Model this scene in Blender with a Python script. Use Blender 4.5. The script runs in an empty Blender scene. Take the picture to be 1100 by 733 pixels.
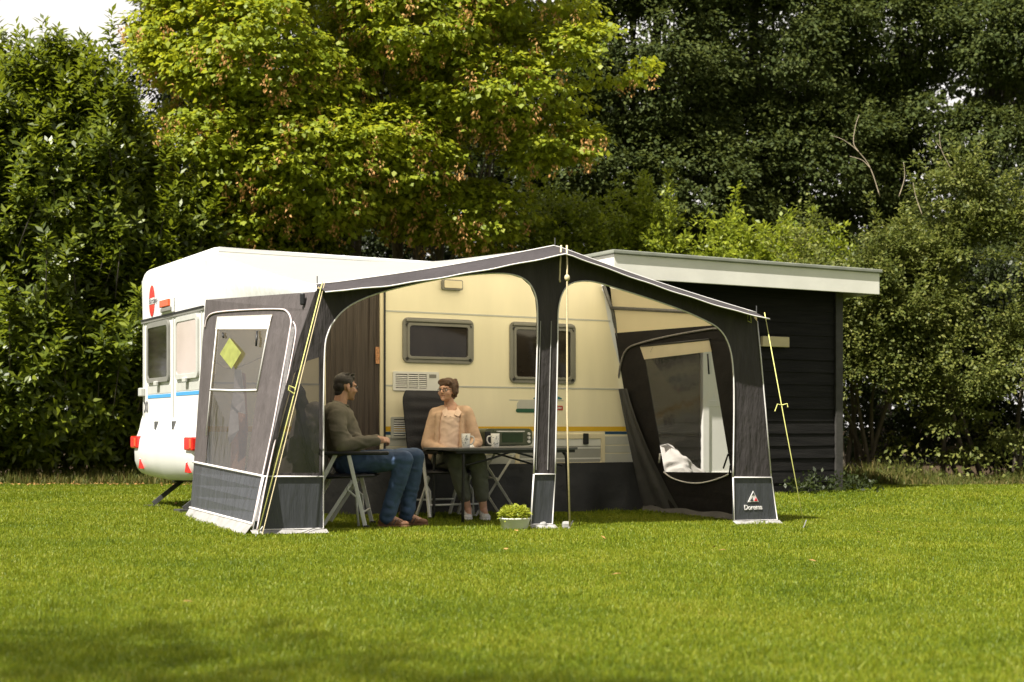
import bpy, bmesh, math, random
import numpy as np
from mathutils import Vector, Matrix
from mathutils.geometry import tessellate_polygon
R = math.radians
rng = np.random.default_rng(7)
random.seed(7)
SC = bpy.context.scene
COL = SC.collection

# ------------------------------------------------------------------ camera / measuring helpers
F, CX, HY, CAMH = 1528.0, 550.0, 460.0, 0.85        # 50 mm lens, eye height
def P(px, py, D):
    return Vector(((px-CX)/F*D, D, CAMH-(py-HY)/F*D))
def project(p):
    return (CX+F*p.x/p.y, HY-F*(p.z-CAMH)/p.y)
A0 = Vector((-2.91, 13.5, 0.0))                      # rear awning-side corner of the caravan
TH = R(30); CA, SA = math.cos(TH), math.sin(TH)
def L(al, nu, z):                                    # caravan frame: along, outwards, up
    return Vector((A0.x+CA*al+SA*nu, A0.y+SA*al-CA*nu, z))
def on_nu(px, py, nu):                               # pixel -> (along, z) on the plane nu = const
    k = (px-CX)/F
    al = (k*(A0.y-CA*nu)-A0.x-SA*nu)/(CA-SA*k)
    D = A0.y+SA*al-CA*nu
    return al, CAMH-(py-HY)/F*D
def on_al(px, py, al):                               # pixel -> (nu, z) on the plane along = const
    k = (px-CX)/F
    nu = (k*(A0.y+SA*al)-A0.x-CA*al)/(SA+CA*k)
    D = A0.y+SA*al-CA*nu
    return nu, CAMH-(py-HY)/F*D
def sstep(a, b, x):
    t = min(1, max(0, (x-a)/(b-a))); return t*t*(3-2*t)
def gz(x, y):                                        # gentle cross fall of the lawn
    return -0.02*min(5.6, max(-1.5, x+2.7))*(1-sstep(15.5, 19, y))
def gzv(X, Y):
    t = np.clip((Y-15.5)/3.5, 0, 1); t = t*t*(3-2*t)
    return -0.02*np.clip(X+2.7, -1.5, 5.6)*(1-t)

# ------------------------------------------------------------------ objects
def tag(o, label=None, cat=None, group=None, kind=None):
    if label: o['label'] = label
    if cat: o['category'] = cat
    if group: o['group'] = group
    if kind: o['kind'] = kind
    return o
def thing(name, label, cat, loc, rotz=0, group=None):
    o = bpy.data.objects.new(name, None); COL.objects.link(o)
    o.location = loc; o.rotation_euler = (0, 0, rotz); o.empty_display_size = .1
    return tag(o, label, cat, group)
def wmat(o):
    M = Matrix.Identity(4)
    while o is not None:
        M = o.matrix_basis @ M; o = o.parent
    return M
def place(name, me, mat, parent, label=None):
    o = bpy.data.objects.new(name, me); COL.objects.link(o)
    if mat: me.materials.append(mat)
    if parent is not None:
        me.transform(wmat(parent).inverted()); o.parent = parent
    if label: o['label'] = label
    return o
def fast_mesh(name, V, Q):
    V = np.asarray(V, np.float32); Q = np.asarray(Q, np.int32)
    me = bpy.data.meshes.new(name); n, k = Q.shape
    me.vertices.add(len(V)); me.vertices.foreach_set('co', V.ravel())
    me.loops.add(n*k); me.loops.foreach_set('vertex_index', Q.ravel())
    me.polygons.add(n); me.polygons.foreach_set('loop_start', np.arange(0, n*k, k, dtype=np.int32))
    me.polygons.foreach_set('loop_total', np.full(n, k, np.int32))
    me.update(calc_edges=True); me.validate()
    return me

class MB:
    def __init__(s): s.v = []; s.f = []
    def add(s, vs, fs):
        b = len(s.v); s.v += [Vector(v) for v in vs]; s.f += [tuple(b+i for i in f) for f in fs]; return s
    def box(s, c, d, M=None):
        c = Vector(c); hx, hy, hz = d[0]/2, d[1]/2, d[2]/2
        vs = [Vector((x, y, z)) for x in (-hx, hx) for y in (-hy, hy) for z in (-hz, hz)]
        if M is not None: vs = [M @ v for v in vs]
        return s.add([c+v for v in vs], [(0,1,3,2),(4,6,7,5),(0,4,5,1),(2,3,7,6),(0,2,6,4),(1,5,7,3)])
    def lbox(s, a0, a1, n0, n1, z0, z1):             # box in the caravan frame
        vs = [L(a, n, z) for a in (a0, a1) for n in (n0, n1) for z in (z0, z1)]
        return s.add(vs, [(0,1,3,2),(4,6,7,5),(0,4,5,1),(2,3,7,6),(0,2,6,4),(1,5,7,3)])
    def tube(s, pts, r, seg=8, caps=True):
        pts = [Vector(p) for p in pts]; n = len(pts)
        rs = list(r) if hasattr(r, '__len__') else [r]*n
        t0 = (pts[1]-pts[0]).normalized()
        u = t0.orthogonal().normalized(); rings = []
        for i in range(n):
            t = ((pts[min(i+1, n-1)]-pts[i]).normalized()+(pts[i]-pts[max(i-1, 0)]).normalized())
            t = t.normalized() if t.length > 1e-9 else t0
            u = (u-t*u.dot(t)); u = u.normalized() if u.length > 1e-6 else t.orthogonal().normalized()
            w = t.cross(u)
            rings.append([pts[i]+(u*math.cos(2*math.pi*k/seg)+w*math.sin(2*math.pi*k/seg))*rs[i] for k in range(seg)])
        vs = [v for rg in rings for v in rg]; fs = []
        for i in range(n-1):
            for k in range(seg):
                a, b = i*seg+k, i*seg+(k+1) % seg
                fs.append((a, b, b+seg, a+seg))
        if caps: fs.append(tuple(reversed(range(seg)))); fs.append(tuple((n-1)*seg+k for k in range(seg)))
        return s.add(vs, fs)
    def capsule(s, p0, r0, p1, r1, seg=12, cap=4):
        p0, p1 = Vector(p0), Vector(p1); d = (p1-p0)
        d = d.normalized() if d.length > 1e-6 else Vector((0, 0, 1))
        pts, rs = [], []
        for i in range(cap):
            a = math.pi/2*(i+.15)/cap; pts.append(p0-d*r0*math.cos(a)); rs.append(r0*math.sin(a))
        for i in range(5):
            t = i/4; pts.append(p0.lerp(p1, t)); rs.append(r0+(r1-r0)*t)
        for i in reversed(range(cap)):
            a = math.pi/2*(i+.15)/cap; pts.append(p1+d*r1*math.cos(a)); rs.append(r1*math.sin(a))
        return s.tube(pts, rs, seg)
    def ell(s, c, rad, M=None, nu=16, nv=10):
        c = Vector(c); vs = []; fs = []
        for j in range(nv+1):
            th = math.pi*min(max(j/nv, .01), .99)
            for i in range(nu):
                ph = 2*math.pi*i/nu
                v = Vector((rad[0]*math.sin(th)*math.cos(ph), rad[1]*math.sin(th)*math.sin(ph), rad[2]*math.cos(th)))
                vs.append(c+(M @ v if M is not None else v))
        for j in range(nv):
            for i in range(nu):
                a, b = j*nu+i, j*nu+(i+1) % nu
                fs.append((a, a+nu, b+nu, b))
        fs.append(tuple(range(nu))); fs.append(tuple(reversed([nv*nu+i for i in range(nu)])))
        return s.add(vs, fs)
    def grid(s, S, nu, nv):
        vs = [S(i/nu, j/nv) for j in range(nv+1) for i in range(nu+1)]
        fs = [(j*(nu+1)+i, j*(nu+1)+i+1, (j+1)*(nu+1)+i+1, (j+1)*(nu+1)+i) for j in range(nv) for i in range(nu)]
        return s.add(vs, fs)
    def sheet(s, S, outline, holes=()):              # 2-D outline (with holes) mapped by S
        loops = [[Vector((p[0], p[1], 0)) for p in lp] for lp in (outline, *holes)]
        tris = tessellate_polygon(loops); flat = [p for lp in loops for p in lp]
        return s.add([S(p.x, p.y) for p in flat], [tuple(t) for t in tris])
    def slab(s, S, T, outline, holes=()):            # same with thickness: front S, back T
        loops = [[Vector((p[0], p[1], 0)) for p in lp] for lp in (outline, *holes)]
        tris = tessellate_polygon(loops); flat = [p for lp in loops for p in lp]; n = len(flat)
        fs = [tuple(t) for t in tris]+[tuple(n+i for i in reversed(t)) for t in tris]
        b = 0
        for lp in loops:
            m = len(lp)
            for i in range(m):
                j = (i+1) % m; fs.append((b+i, b+j, n+b+j, n+b+i))
            b += m
        return s.add([S(p.x, p.y) for p in flat]+[T(p.x, p.y) for p in flat], fs)
    def lathe(s, prof, c, seg=24, M=None):
        c = Vector(c); vs = []; fs = []; n = len(prof)
        for r, z in prof:
            for k in range(seg):
                a = 2*math.pi*k/seg; v = Vector((r*math.cos(a), r*math.sin(a), z))
                vs.append(c+(M @ v if M is not None else v))
        for i in range(n-1):
            for k in range(seg):
                a, b = i*seg+k, i*seg+(k+1) % seg
                fs.append((a, b, b+seg, a+seg))
        return s.add(vs, fs)
    def build(s, name, mat, parent=None, smooth=False, bevel=0, segs=2, label=None, sub=0, auto=True):
        me = bpy.data.meshes.new(name); me.from_pydata([tuple(v) for v in s.v], [], s.f)
        bm = bmesh.new(); bm.from_mesh(me)
        bmesh.ops.recalc_face_normals(bm, faces=bm.faces)
        bm.to_mesh(me); bm.free()
        o = place(name, me, mat, parent, label)
        if smooth:
            me.polygons.foreach_set('use_smooth', np.ones(len(me.polygons), bool))
        if bevel:
            m = o.modifiers.new('bevel', 'BEVEL'); m.width = bevel; m.segments = segs; m.limit_method = 'ANGLE'; m.angle_limit = R(40)
            m.harden_normals = False
        if sub:
            m = o.modifiers.new('sub', 'SUBSURF'); m.levels = m.render_levels = sub
        return o

def rrect(x0, x1, y0, y1, r, n=5):
    pts = []
    for cx, cy, a in ((x1-r, y1-r, 0), (x0+r, y1-r, 90), (x0+r, y0+r, 180), (x1-r, y0+r, 270)):
        for i in range(n+1):
            t = R(a+90*i/n); pts.append((cx+r*math.cos(t), cy+r*math.sin(t)))
    return pts
def smoothline(pts, n=6):                            # Catmull-Rom through 2-D/3-D points
    pts = [Vector(p) if len(p) == 3 else Vector((p[0], p[1], 0)) for p in pts]; out = []
    for i in range(len(pts)-1):
        p0, p1, p2, p3 = pts[max(i-1, 0)], pts[i], pts[i+1], pts[min(i+2, len(pts)-1)]
        for k in range(n):
            t = k/n
            out.append(.5*((2*p1)+(p2-p0)*t+(2*p0-5*p1+4*p2-p3)*t*t+(3*p1-p0-3*p2+p3)*t**3))
    out.append(pts[-1]); return out
def organic(name, mb, voxel, mat, parent, smooth=4, factor=.5, decimate=None):
    me = bpy.data.meshes.new(name); me.from_pydata([tuple(v) for v in mb.v], [], mb.f)
    bm = bmesh.new(); bm.from_mesh(me); bmesh.ops.recalc_face_normals(bm, faces=bm.faces); bm.to_mesh(me); bm.free()
    t = bpy.data.objects.new('tmp', me); COL.objects.link(t)
    m = t.modifiers.new('r', 'REMESH'); m.mode = 'VOXEL'; m.voxel_size = voxel
    m = t.modifiers.new('s', 'SMOOTH'); m.iterations = smooth; m.factor = factor
    dg = bpy.context.evaluated_depsgraph_get(); dg.update()
    res = bpy.data.meshes.new_from_object(t.evaluated_get(dg))
    bpy.data.objects.remove(t)
    res.name = name; res.materials.clear()
    res.polygons.foreach_set('use_smooth', np.ones(len(res.polygons), bool))
    return place(name, res, mat, parent)
from mathutils import noise as mnoise
def wrinkle(o, amp, freq, stretch=(1, 1, 1), seed=0):   # cloth folds pushed along the surface normals
    me = o.data; ns_ = [v.normal.copy() for v in me.vertices]; st = Vector(stretch); of = Vector((seed*3.1, seed*1.7, seed*.9))
    for v, n_ in zip(me.vertices, ns_):
        p = Vector((v.co.x*st.x, v.co.y*st.y, v.co.z*st.z))*freq+of
        q = p+mnoise.noise_vector(p*.6)*.8
        h_ = 1-abs(mnoise.noise(q))*2.2
        v.co += n_*amp*(h_*.8+.5*mnoise.noise(q*2.3))
    me.update()
def lettering(name, body, size, M, mat, parent, extrude=.002, align='CENTER', shear=0.0, bold=0.0):
    cu = bpy.data.curves.new(name, 'FONT'); cu.body = body; cu.size = size; cu.extrude = extrude
    cu.align_x = align; cu.align_y = 'CENTER'; cu.shear = shear; cu.offset = bold
    t = bpy.data.objects.new('tmp', cu); COL.objects.link(t)
    dg = bpy.context.evaluated_depsgraph_get(); dg.update()
    me = bpy.data.meshes.new_from_object(t.evaluated_get(dg)); bpy.data.objects.remove(t)
    me.materials.clear(); me.transform(M); me.name = name
    return place(name, me, mat, parent)

# ------------------------------------------------------------------ materials
def nt(name):
    m = bpy.data.materials.new(name); m.use_nodes = True
    n = m.node_tree.nodes; b = n['Principled BSDF']; return m, n, m.node_tree.links, b
def ramp(n, stops):
    r = n.new('ShaderNodeValToRGB'); e = r.color_ramp.elements
    while len(e) < len(stops): e.new(.5)
    for x, (p, c) in zip(e, stops): x.position = p; x.color = (*c, 1)
    return r
def mat(name, col, rough=.6, var=.12, scale=6, bump=.0, bscale=60, metal=0, stretch=None, spec=.5, coat=0, trans=None, tfac=.3):
    m, n, l, b = nt(name)
    b.inputs['Roughness'].default_value = rough; b.inputs['Metallic'].default_value = metal
    b.inputs['Specular IOR Level'].default_value = spec
    if coat: b.inputs['Coat Weight'].default_value = coat
    tc = n.new('ShaderNodeTexCoord'); mp = n.new('ShaderNodeMapping'); l.new(tc.outputs['Object'], mp.inputs[0])
    if stretch: mp.inputs['Scale'].default_value = stretch
    no = n.new('ShaderNodeTexNoise'); no.inputs['Scale'].default_value = scale; no.inputs['Detail'].default_value = 5
    l.new(mp.outputs[0], no.inputs['Vector'])
    c = np.array(col)
    rp = ramp(n, [(.3, tuple(c*(1-var))), (.7, tuple(np.minimum(c*(1+var), .95)))])
    l.new(no.outputs['Fac'], rp.inputs[0]); l.new(rp.outputs[0], b.inputs['Base Color'])
    if bump:
        n2 = n.new('ShaderNodeTexNoise'); n2.inputs['Scale'].default_value = bscale; n2.inputs['Detail'].default_value = 4
        l.new(mp.outputs[0], n2.inputs['Vector'])
        bp = n.new('ShaderNodeBump'); bp.inputs['Strength'].default_value = bump; bp.inputs['Distance'].default_value = .05 if bscale < 8 else .02
        l.new(n2.outputs['Fac'], bp.inputs['Height']); l.new(bp.outputs[0], b.inputs['Normal'])
    if trans:
        t = n.new('ShaderNodeBsdfTranslucent'); t.inputs['Color'].default_value = (*trans, 1)
        mx = n.new('ShaderNodeMixShader'); mx.inputs[0].default_value = tfac
        l.new(b.outputs[0], mx.inputs[1]); l.new(t.outputs[0], mx.inputs[2])
        l.new(mx.outputs[0], n['Material Output'].inputs[0])
    return m
def leafmat(name, stops, rough=.45, tcol=(.25, .35, .03), tfac=.3, spec=.5, nscale=.8):
    m, n, l, b = nt(name)
    b.inputs['Roughness'].default_value = rough; b.inputs['Specular IOR Level'].default_value = spec
    g = n.new('ShaderNodeNewGeometry'); tc = n.new('ShaderNodeTexCoord')
    no = n.new('ShaderNodeTexNoise'); no.inputs['Scale'].default_value = nscale; no.inputs['Detail'].default_value = 2
    l.new(tc.outputs['Object'], no.inputs['Vector'])
    ad = n.new('ShaderNodeMath'); ad.operation = 'MULTIPLY_ADD'; ad.inputs[1].default_value = .55
    l.new(g.outputs['Random Per Island'], ad.inputs[0])
    m2 = n.new('ShaderNodeMath'); m2.operation = 'MULTIPLY'; m2.inputs[1].default_value = .45
    l.new(no.outputs['Fac'], m2.inputs[0]); l.new(m2.outputs[0], ad.inputs[2])
    rp = ramp(n, stops); l.new(ad.outputs[0], rp.inputs[0]); l.new(rp.outputs[0], b.inputs['Base Color'])
    t = n.new('ShaderNodeBsdfTranslucent')
    mc = n.new('ShaderNodeMix'); mc.data_type = 'RGBA'; mc.inputs[0].default_value = .6
    l.new(rp.outputs[0], mc.inputs[6]); mc.inputs[7].default_value = (*tcol, 1)
    l.new(mc.outputs[2], t.inputs['Color'])
    mx = n.new('ShaderNodeMixShader'); mx.inputs[0].default_value = tfac
    l.new(b.outputs[0], mx.inputs[1]); l.new(t.outputs[0], mx.inputs[2]); l.new(mx.outputs[0], n['Material Output'].inputs[0])
    return m
def film(name, tint, milky=.08, gloss=.12, rough=.08, fold=.25):   # clear PVC window film
    m, n, l, b = nt(name); n.remove(b)
    tr = n.new('ShaderNodeBsdfTransparent'); tr.inputs[0].default_value = (*tint, 1)
    gl = n.new('ShaderNodeBsdfGlossy'); gl.inputs['Roughness'].default_value = rough; gl.inputs[0].default_value = (.8, .8, .8, 1)
    df = n.new('ShaderNodeBsdfDiffuse'); df.inputs[0].default_value = (.45, .43, .42, 1)
    lw = n.new('ShaderNodeLayerWeight'); lw.inputs[0].default_value = .25
    ad = n.new('ShaderNodeMath'); ad.operation = 'MULTIPLY_ADD'; ad.inputs[1].default_value = .35; ad.inputs[2].default_value = gloss; l.new(lw.outputs['Facing'], ad.inputs[0])
    tc = n.new('ShaderNodeTexCoord'); mp = n.new('ShaderNodeMapping'); mp.inputs['Scale'].default_value = (4, 4, 1.6)
    l.new(tc.outputs['Object'], mp.inputs[0])
    no = n.new('ShaderNodeTexNoise'); no.inputs['Scale'].default_value = 2.2; l.new(mp.outputs[0], no.inputs['Vector'])
    bp = n.new('ShaderNodeBump'); bp.inputs['Strength'].default_value = fold; bp.inputs['Distance'].default_value = .012
    l.new(no.outputs['Fac'], bp.inputs['Height']); l.new(bp.outputs[0], gl.inputs['Normal']); l.new(bp.outputs[0], df.inputs['Normal'])
    m1 = n.new('ShaderNodeMixShader'); m1.inputs[0].default_value = milky; l.new(tr.outputs[0], m1.inputs[1]); l.new(df.outputs[0], m1.inputs[2])
    m2 = n.new('ShaderNodeMixShader'); l.new(ad.outputs[0], m2.inputs[0]); l.new(m1.outputs[0], m2.inputs[1]); l.new(gl.outputs[0], m2.inputs[2])
    l.new(m2.outputs[0], n['Material Output'].inputs[0]); return m
M = {}
M['gel'] = mat('gelcoat', (.66, .655, .635), .40, .045, 2.2, .015, 8, coat=.1, stretch=(2, 2, .5))
M['gel_warm_light'] = mat('side sheet with painted warm light', (.78, .715, .53), .42, .05, 2.2, .02, 8, coat=.1, stretch=(2, 2, .45))  # cream stands in for warm light coming through the awning roof
M['gel_dark'] = mat('side grey band', (.30, .30, .28), .45, .04)
M['stand'] = mat('grey painted tube', (.58, .57, .54), .45, .06)
M['gel_grey'] = mat('light grey plastic', (.45, .45, .42), .5, .06)
M['yellow'] = mat('yellow stripe', (.66, .40, .02), .45, .05)
M['blue'] = mat('blue stripe', (.05, .30, .62), .4, .05)
M['darkblue'] = mat('dark blue stripe', (.02, .07, .16), .4, .05)
M['frame_grey'] = mat('window frame', (.19, .185, .165), .45, .08)
M['dglass'] = mat('dark acrylic glass', (.022, .018, .014), .07, .5, 2, .02, 2, spec=.55)
M['pale_glass'] = mat('blind behind glass', (.46, .38, .34), .1, .06, 3, spec=.6)
M['cream'] = mat('cream plastic', (.68, .60, .42), .5, .05)
M['black'] = mat('black plastic', (.012, .012, .013), .45, .2)
M['rubber'] = mat('rubber', (.02, .02, .02), .8, .2)
M['steel'] = mat('galvanised steel', (.12, .12, .12), .45, .2, 20, metal=.6)
M['alu'] = mat('aluminium tube', (.72, .72, .71), .35, .06, 20, metal=0)
M['warn'] = mat('faded orange sticker', (.42, .20, .09), .6, .4, 60)
M['red'] = mat('red lens', (.62, .016, .012), .15, .15, 30, coat=.5)
M['orange'] = mat('orange lens', (.62, .10, .03), .25, .1)
M['white'] = mat('white paint', (.78, .77, .74), .5, .04, 3, .02, 30)
M['fascia'] = mat('white fascia board', (.74, .72, .66), .55, .06, 2.5, .03, 25)
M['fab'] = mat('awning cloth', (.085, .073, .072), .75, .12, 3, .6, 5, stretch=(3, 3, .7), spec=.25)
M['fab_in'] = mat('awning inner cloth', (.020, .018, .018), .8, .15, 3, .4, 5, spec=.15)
M['fab_blk'] = mat('awning front cloth', (.050, .044, .044), .75, .14, 3, .55, 5, stretch=(3, 3, .8), spec=.2)
M['fab_low'] = mat('coated mud panel', (.050, .053, .060), .42, .12, 4, .45, 4, stretch=(3, 3, .5), spec=.45)
M['fab_band'] = mat('roof edge cloth', (.046, .040, .042), .7, .16, 4, .5, 6, spec=.25)
M['skirt'] = mat('draught skirt cloth', (.028, .029, .032), .55, .15, 4, .4, 5, spec=.4)
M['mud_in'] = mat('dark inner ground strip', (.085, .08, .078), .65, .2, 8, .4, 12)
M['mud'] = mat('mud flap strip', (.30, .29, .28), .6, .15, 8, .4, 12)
M['roof'] = mat('white roof cloth', (.76, .76, .75), .7, .025, 3, .06, 4, trans=(1.0, .91, .70), tfac=.62, spec=.25)
M['gable'] = mat('white coated cloth', (.60, .60, .59), .55, .03, 3, .25, 5, stretch=(3, 3, .8), spec=.3)
M['gable_warm_light'] = mat('gable cloth with painted warm light', (.66, .56, .38), .7, .05, 3, .2, 5, trans=(.9, .72, .40), tfac=.5)  # cream base imitates the light passing through the right gable
M['pipe'] = mat('white piping', (.74, .71, .70), .55, .05, 20)
M['pipe_pink'] = mat('zip piping', (.66, .56, .56), .55, .1, 20)
M['zip'] = mat('zip tape', (.16, .15, .15), .6, .4, 60)
M['flap'] = mat('rolled window blind', (.72, .70, .66), .6, .05, 8, .2, 10, trans=(.8, .7, .5), tfac=.3)
M['flap_in'] = mat('cream window blind', (.62, .54, .40), .6, .05, 8, .2, 10, trans=(.8, .65, .4), tfac=.35)
M['film'] = film('tinted window film', (.30, .285, .275), .025, .05, .12, .22)
M['film_clear'] = film('clear window film', (.84, .83, .80), .10, .02, .1, .4)
M['rope_y'] = mat('yellow guy rope', (.62, .61, .20), .7, .15, 80)
M['rope_w'] = mat('buff guy rope', (.66, .55, .34), .7, .15, 80)
M['peg'] = mat('steel peg', (.35, .35, .33), .4, .1, metal=.8)
M['sticker'] = mat('yellow sticker', (.34, .37, .10), .6, .2, 12, trans=(.6, .6, .1), tfac=.3)
M['towel'] = mat('white towel', (.86, .78, .78), .9, .18, 14, .3, 60)
M['tan_cloth'] = mat('tan cloth', (.72, .42, .26), .9, .2, 10, .3, 60)
M['shed'] = mat('black stained board', (.0085, .0078, .007), .7, .6, 5, .35, 30, stretch=(.35, 2, 5), spec=.18)
M['shed_trim'] = mat('grey corner board', (.040, .037, .033), .7, .25, 8, .2, 30)
M['roofing'] = mat('roof felt and zinc edge', (.22, .23, .19), .55, .15, 5)
M['rafter'] = mat('raw timber', (.36, .22, .10), .7, .2, 10)
M['board_cream'] = mat('cream board', (.60, .50, .30), .55, .05)
M['blanket'] = mat('grey blanket', (.26, .235, .23), .9, .15, 8, .4, 14)
M['flapcloth'] = mat('grey rear flap cloth', (.060, .059, .060), .65, .15, 4, .4, 5, spec=.3)
M['tarp'] = mat('grey white tarpaulin', (.40, .38, .36), .6, .18, 5, .5, 8)
M['curtain'] = mat('fly curtain ribbon', (.050, .036, .028), .6, .5, 14, .2, 40, stretch=(9, 9, .15))
M['chairfab'] = mat('dark chair fabric', (.012, .012, .016), .8, .25, 12, .3, 80)
M['table'] = mat('grey table top', (.10, .10, .105), .4, .15, 10)
M['mug'] = mat('white china', (.80, .79, .77), .2, .02)
M['mugdeco'] = mat('mug print', (.16, .20, .22), .4, .5, 40)
M['oven'] = mat('olive enamel', (.085, .098, .06), .35, .08)
M['oven_glass'] = mat('oven glass', (.02, .04, .02), .1, .2)
M['pot'] = mat('white plastic basin', (.80, .79, .76), .45, .06, 6, .05, 20)
M['skin'] = mat('skin', (.64, .37, .26), .5, .08, 14, .05, 90, spec=.4, trans=(.5, .15, .08), tfac=.06)
M['skin_tan'] = mat('tanned skin', (.55, .30, .20), .5, .1, 14, .05, 90, spec=.4, trans=(.5, .15, .08), tfac=.06)
M['hair_dark'] = mat('dark brown hair', (.020, .013, .009), .5, .4, 40, .5, 60, stretch=(1, 1, 3))
M['hair_brown'] = mat('chestnut hair', (.085, .040, .018), .5, .4, 30, .6, 50, stretch=(1, 1, 4))
M['sweater'] = mat('grey olive sweater', (.135, .118, .085), .85, .12, 12, .35, 14)
M['jeans'] = mat('blue denim', (.040, .074, .15), .8, .25, 9, .35, 16)
M['shoe_brown'] = mat('brown suede', (.20, .095, .05), .7, .2, 20)
M['shoe_white'] = mat('white trainer', (.72, .71, .70), .55, .06, 20)
M['cardigan'] = mat('beige cardigan', (.56, .38, .26), .85, .12, 14, .4, 16)
M['blouse'] = mat('pale peach blouse', (.74, .54, .42), .7, .07, 8, .35, 9)
M['trousers'] = mat('grey green trousers', (.13, .135, .105), .8, .15, 10, .3, 14)
M['eyewhite'] = mat('eye', (.6, .58, .55), .3, .02)
M['lip'] = mat('lips', (.30, .07, .05), .45, .08)
M['teeth'] = mat('teeth', (.75, .72, .66), .3, .02)
M['bark'] = mat('bark', (.105, .085, .060), .85, .35, 7, .8, 18, stretch=(3, 3, .6))
M['bark_dark'] = mat('dark bark', (.055, .045, .035), .85, .35, 7, .8, 18, stretch=(3, 3, .6))
M['twig'] = mat('bare twig', (.34, .28, .20), .8, .2, 12)
M['birdbox'] = mat('weathered nest box', (.20, .115, .045), .7, .25, 12)
M['logo_red'] = mat('red emblem', (.60, .012, .03), .45, .05)
M['label_red'] = mat('red label', (.42, .03, .02), .45, .05)
M['ink'] = mat('dark lettering', (.05, .05, .06), .5, .05)
M['leaf_dry'] = mat('dry leaf', (.36, .19, .06), .7, .4, 30)
# ------------------------------------------------------------------ world, sun, camera
SUN_EL = R(57); SUN_AZ = np.array([-.62, -.785]); SUN_AZ = SUN_AZ/np.linalg.norm(SUN_AZ)
w = bpy.data.worlds.new('World'); SC.world = w; w.use_nodes = True
wn, wl = w.node_tree.nodes, w.node_tree.links
bg = wn['Background']; bg.inputs[1].default_value = .075
sky = wn.new('ShaderNodeTexSky'); sky.sky_type = 'NISHITA'; sky.sun_disc = False
sky.sun_elevation = SUN_EL; sky.sun_rotation = math.atan2(SUN_AZ[0], SUN_AZ[1])
sky.air_density = 1.0; sky.dust_density = 1.5; sky.ozone_density = .6
tc = wn.new('ShaderNodeTexCoord'); mp = wn.new('ShaderNodeMapping'); mp.inputs['Scale'].default_value = (1, 1, 2.2)
wl.new(tc.outputs['Generated'], mp.inputs[0])
cn = wn.new('ShaderNodeTexNoise'); cn.inputs['Scale'].default_value = 1.7; cn.inputs['Detail'].default_value = 6; cn.inputs['Roughness'].default_value = .55
wl.new(mp.outputs[0], cn.inputs['Vector'])
cr = ramp(wn, [(.25, (0, 0, 0)), (.42, (1, 1, 1))]); wl.new(cn.outputs['Fac'], cr.inputs[0])
mx = wn.new('ShaderNodeMix'); mx.data_type = 'RGBA'
wl.new(cr.outputs[0], mx.inputs[0]); wl.new(sky.outputs[0], mx.inputs[6]); mx.inputs[7].default_value = (3.5, 3.35, 3.2, 1)
nv = wn.new('ShaderNodeVectorMath'); nv.operation = 'NORMALIZE'; wl.new(tc.outputs['Generated'], nv.inputs[0])
sx = wn.new('ShaderNodeSeparateXYZ'); wl.new(nv.outputs[0], sx.inputs[0])
br = wn.new('ShaderNodeMapRange'); br.inputs['From Min'].default_value = -1; br.inputs['To Min'].default_value = .85; br.inputs['To Max'].default_value = 2.1; wl.new(sx.outputs['Y'], br.inputs[0])
vm = wn.new('ShaderNodeVectorMath'); vm.operation = 'SCALE'; wl.new(mx.outputs[2], vm.inputs[0]); wl.new(br.outputs[0], vm.inputs[3])   # sunlit clouds opposite the sun are brighter
wl.new(vm.outputs[0], bg.inputs[0])
sl = bpy.data.lights.new('sun', 'SUN'); sl.energy = 5.0; sl.angle = R(.53); sl.color = (1, .95, .86)
so = bpy.data.objects.new('sun', sl); COL.objects.link(so)
sd = Vector((SUN_AZ[0]*math.cos(SUN_EL), SUN_AZ[1]*math.cos(SUN_EL), math.sin(SUN_EL)))
so.rotation_euler = sd.to_track_quat('Z', 'Y').to_euler(); so.location = sd*40
cam = bpy.data.cameras.new('camera'); co = bpy.data.objects.new('camera', cam); COL.objects.link(co)
co.location = (0, 0, CAMH); co.rotation_euler = (R(90), 0, 0)
cam.sensor_width = 36; cam.lens = F/1100*36; cam.shift_y = (HY-366.5)/1100; cam.clip_start = .1; cam.clip_end = 3000
cam.dof.use_dof = True; cam.dof.focus_distance = 13.0; cam.dof.aperture_fstop = 2.4
SC.camera = co
vs = SC.view_settings; vs.view_transform = 'Standard'; vs.look = 'None'; vs.gamma = 1; vs.exposure = 1.12; vs.use_curve_mapping = False
SC.render.engine = 'CYCLES'; SC.cycles.use_denoising = True; SC.cycles.max_bounces = 8
SC.cycles.transparent_max_bounces = 12; SC.cycles.sample_clamp_indirect = 6

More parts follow.
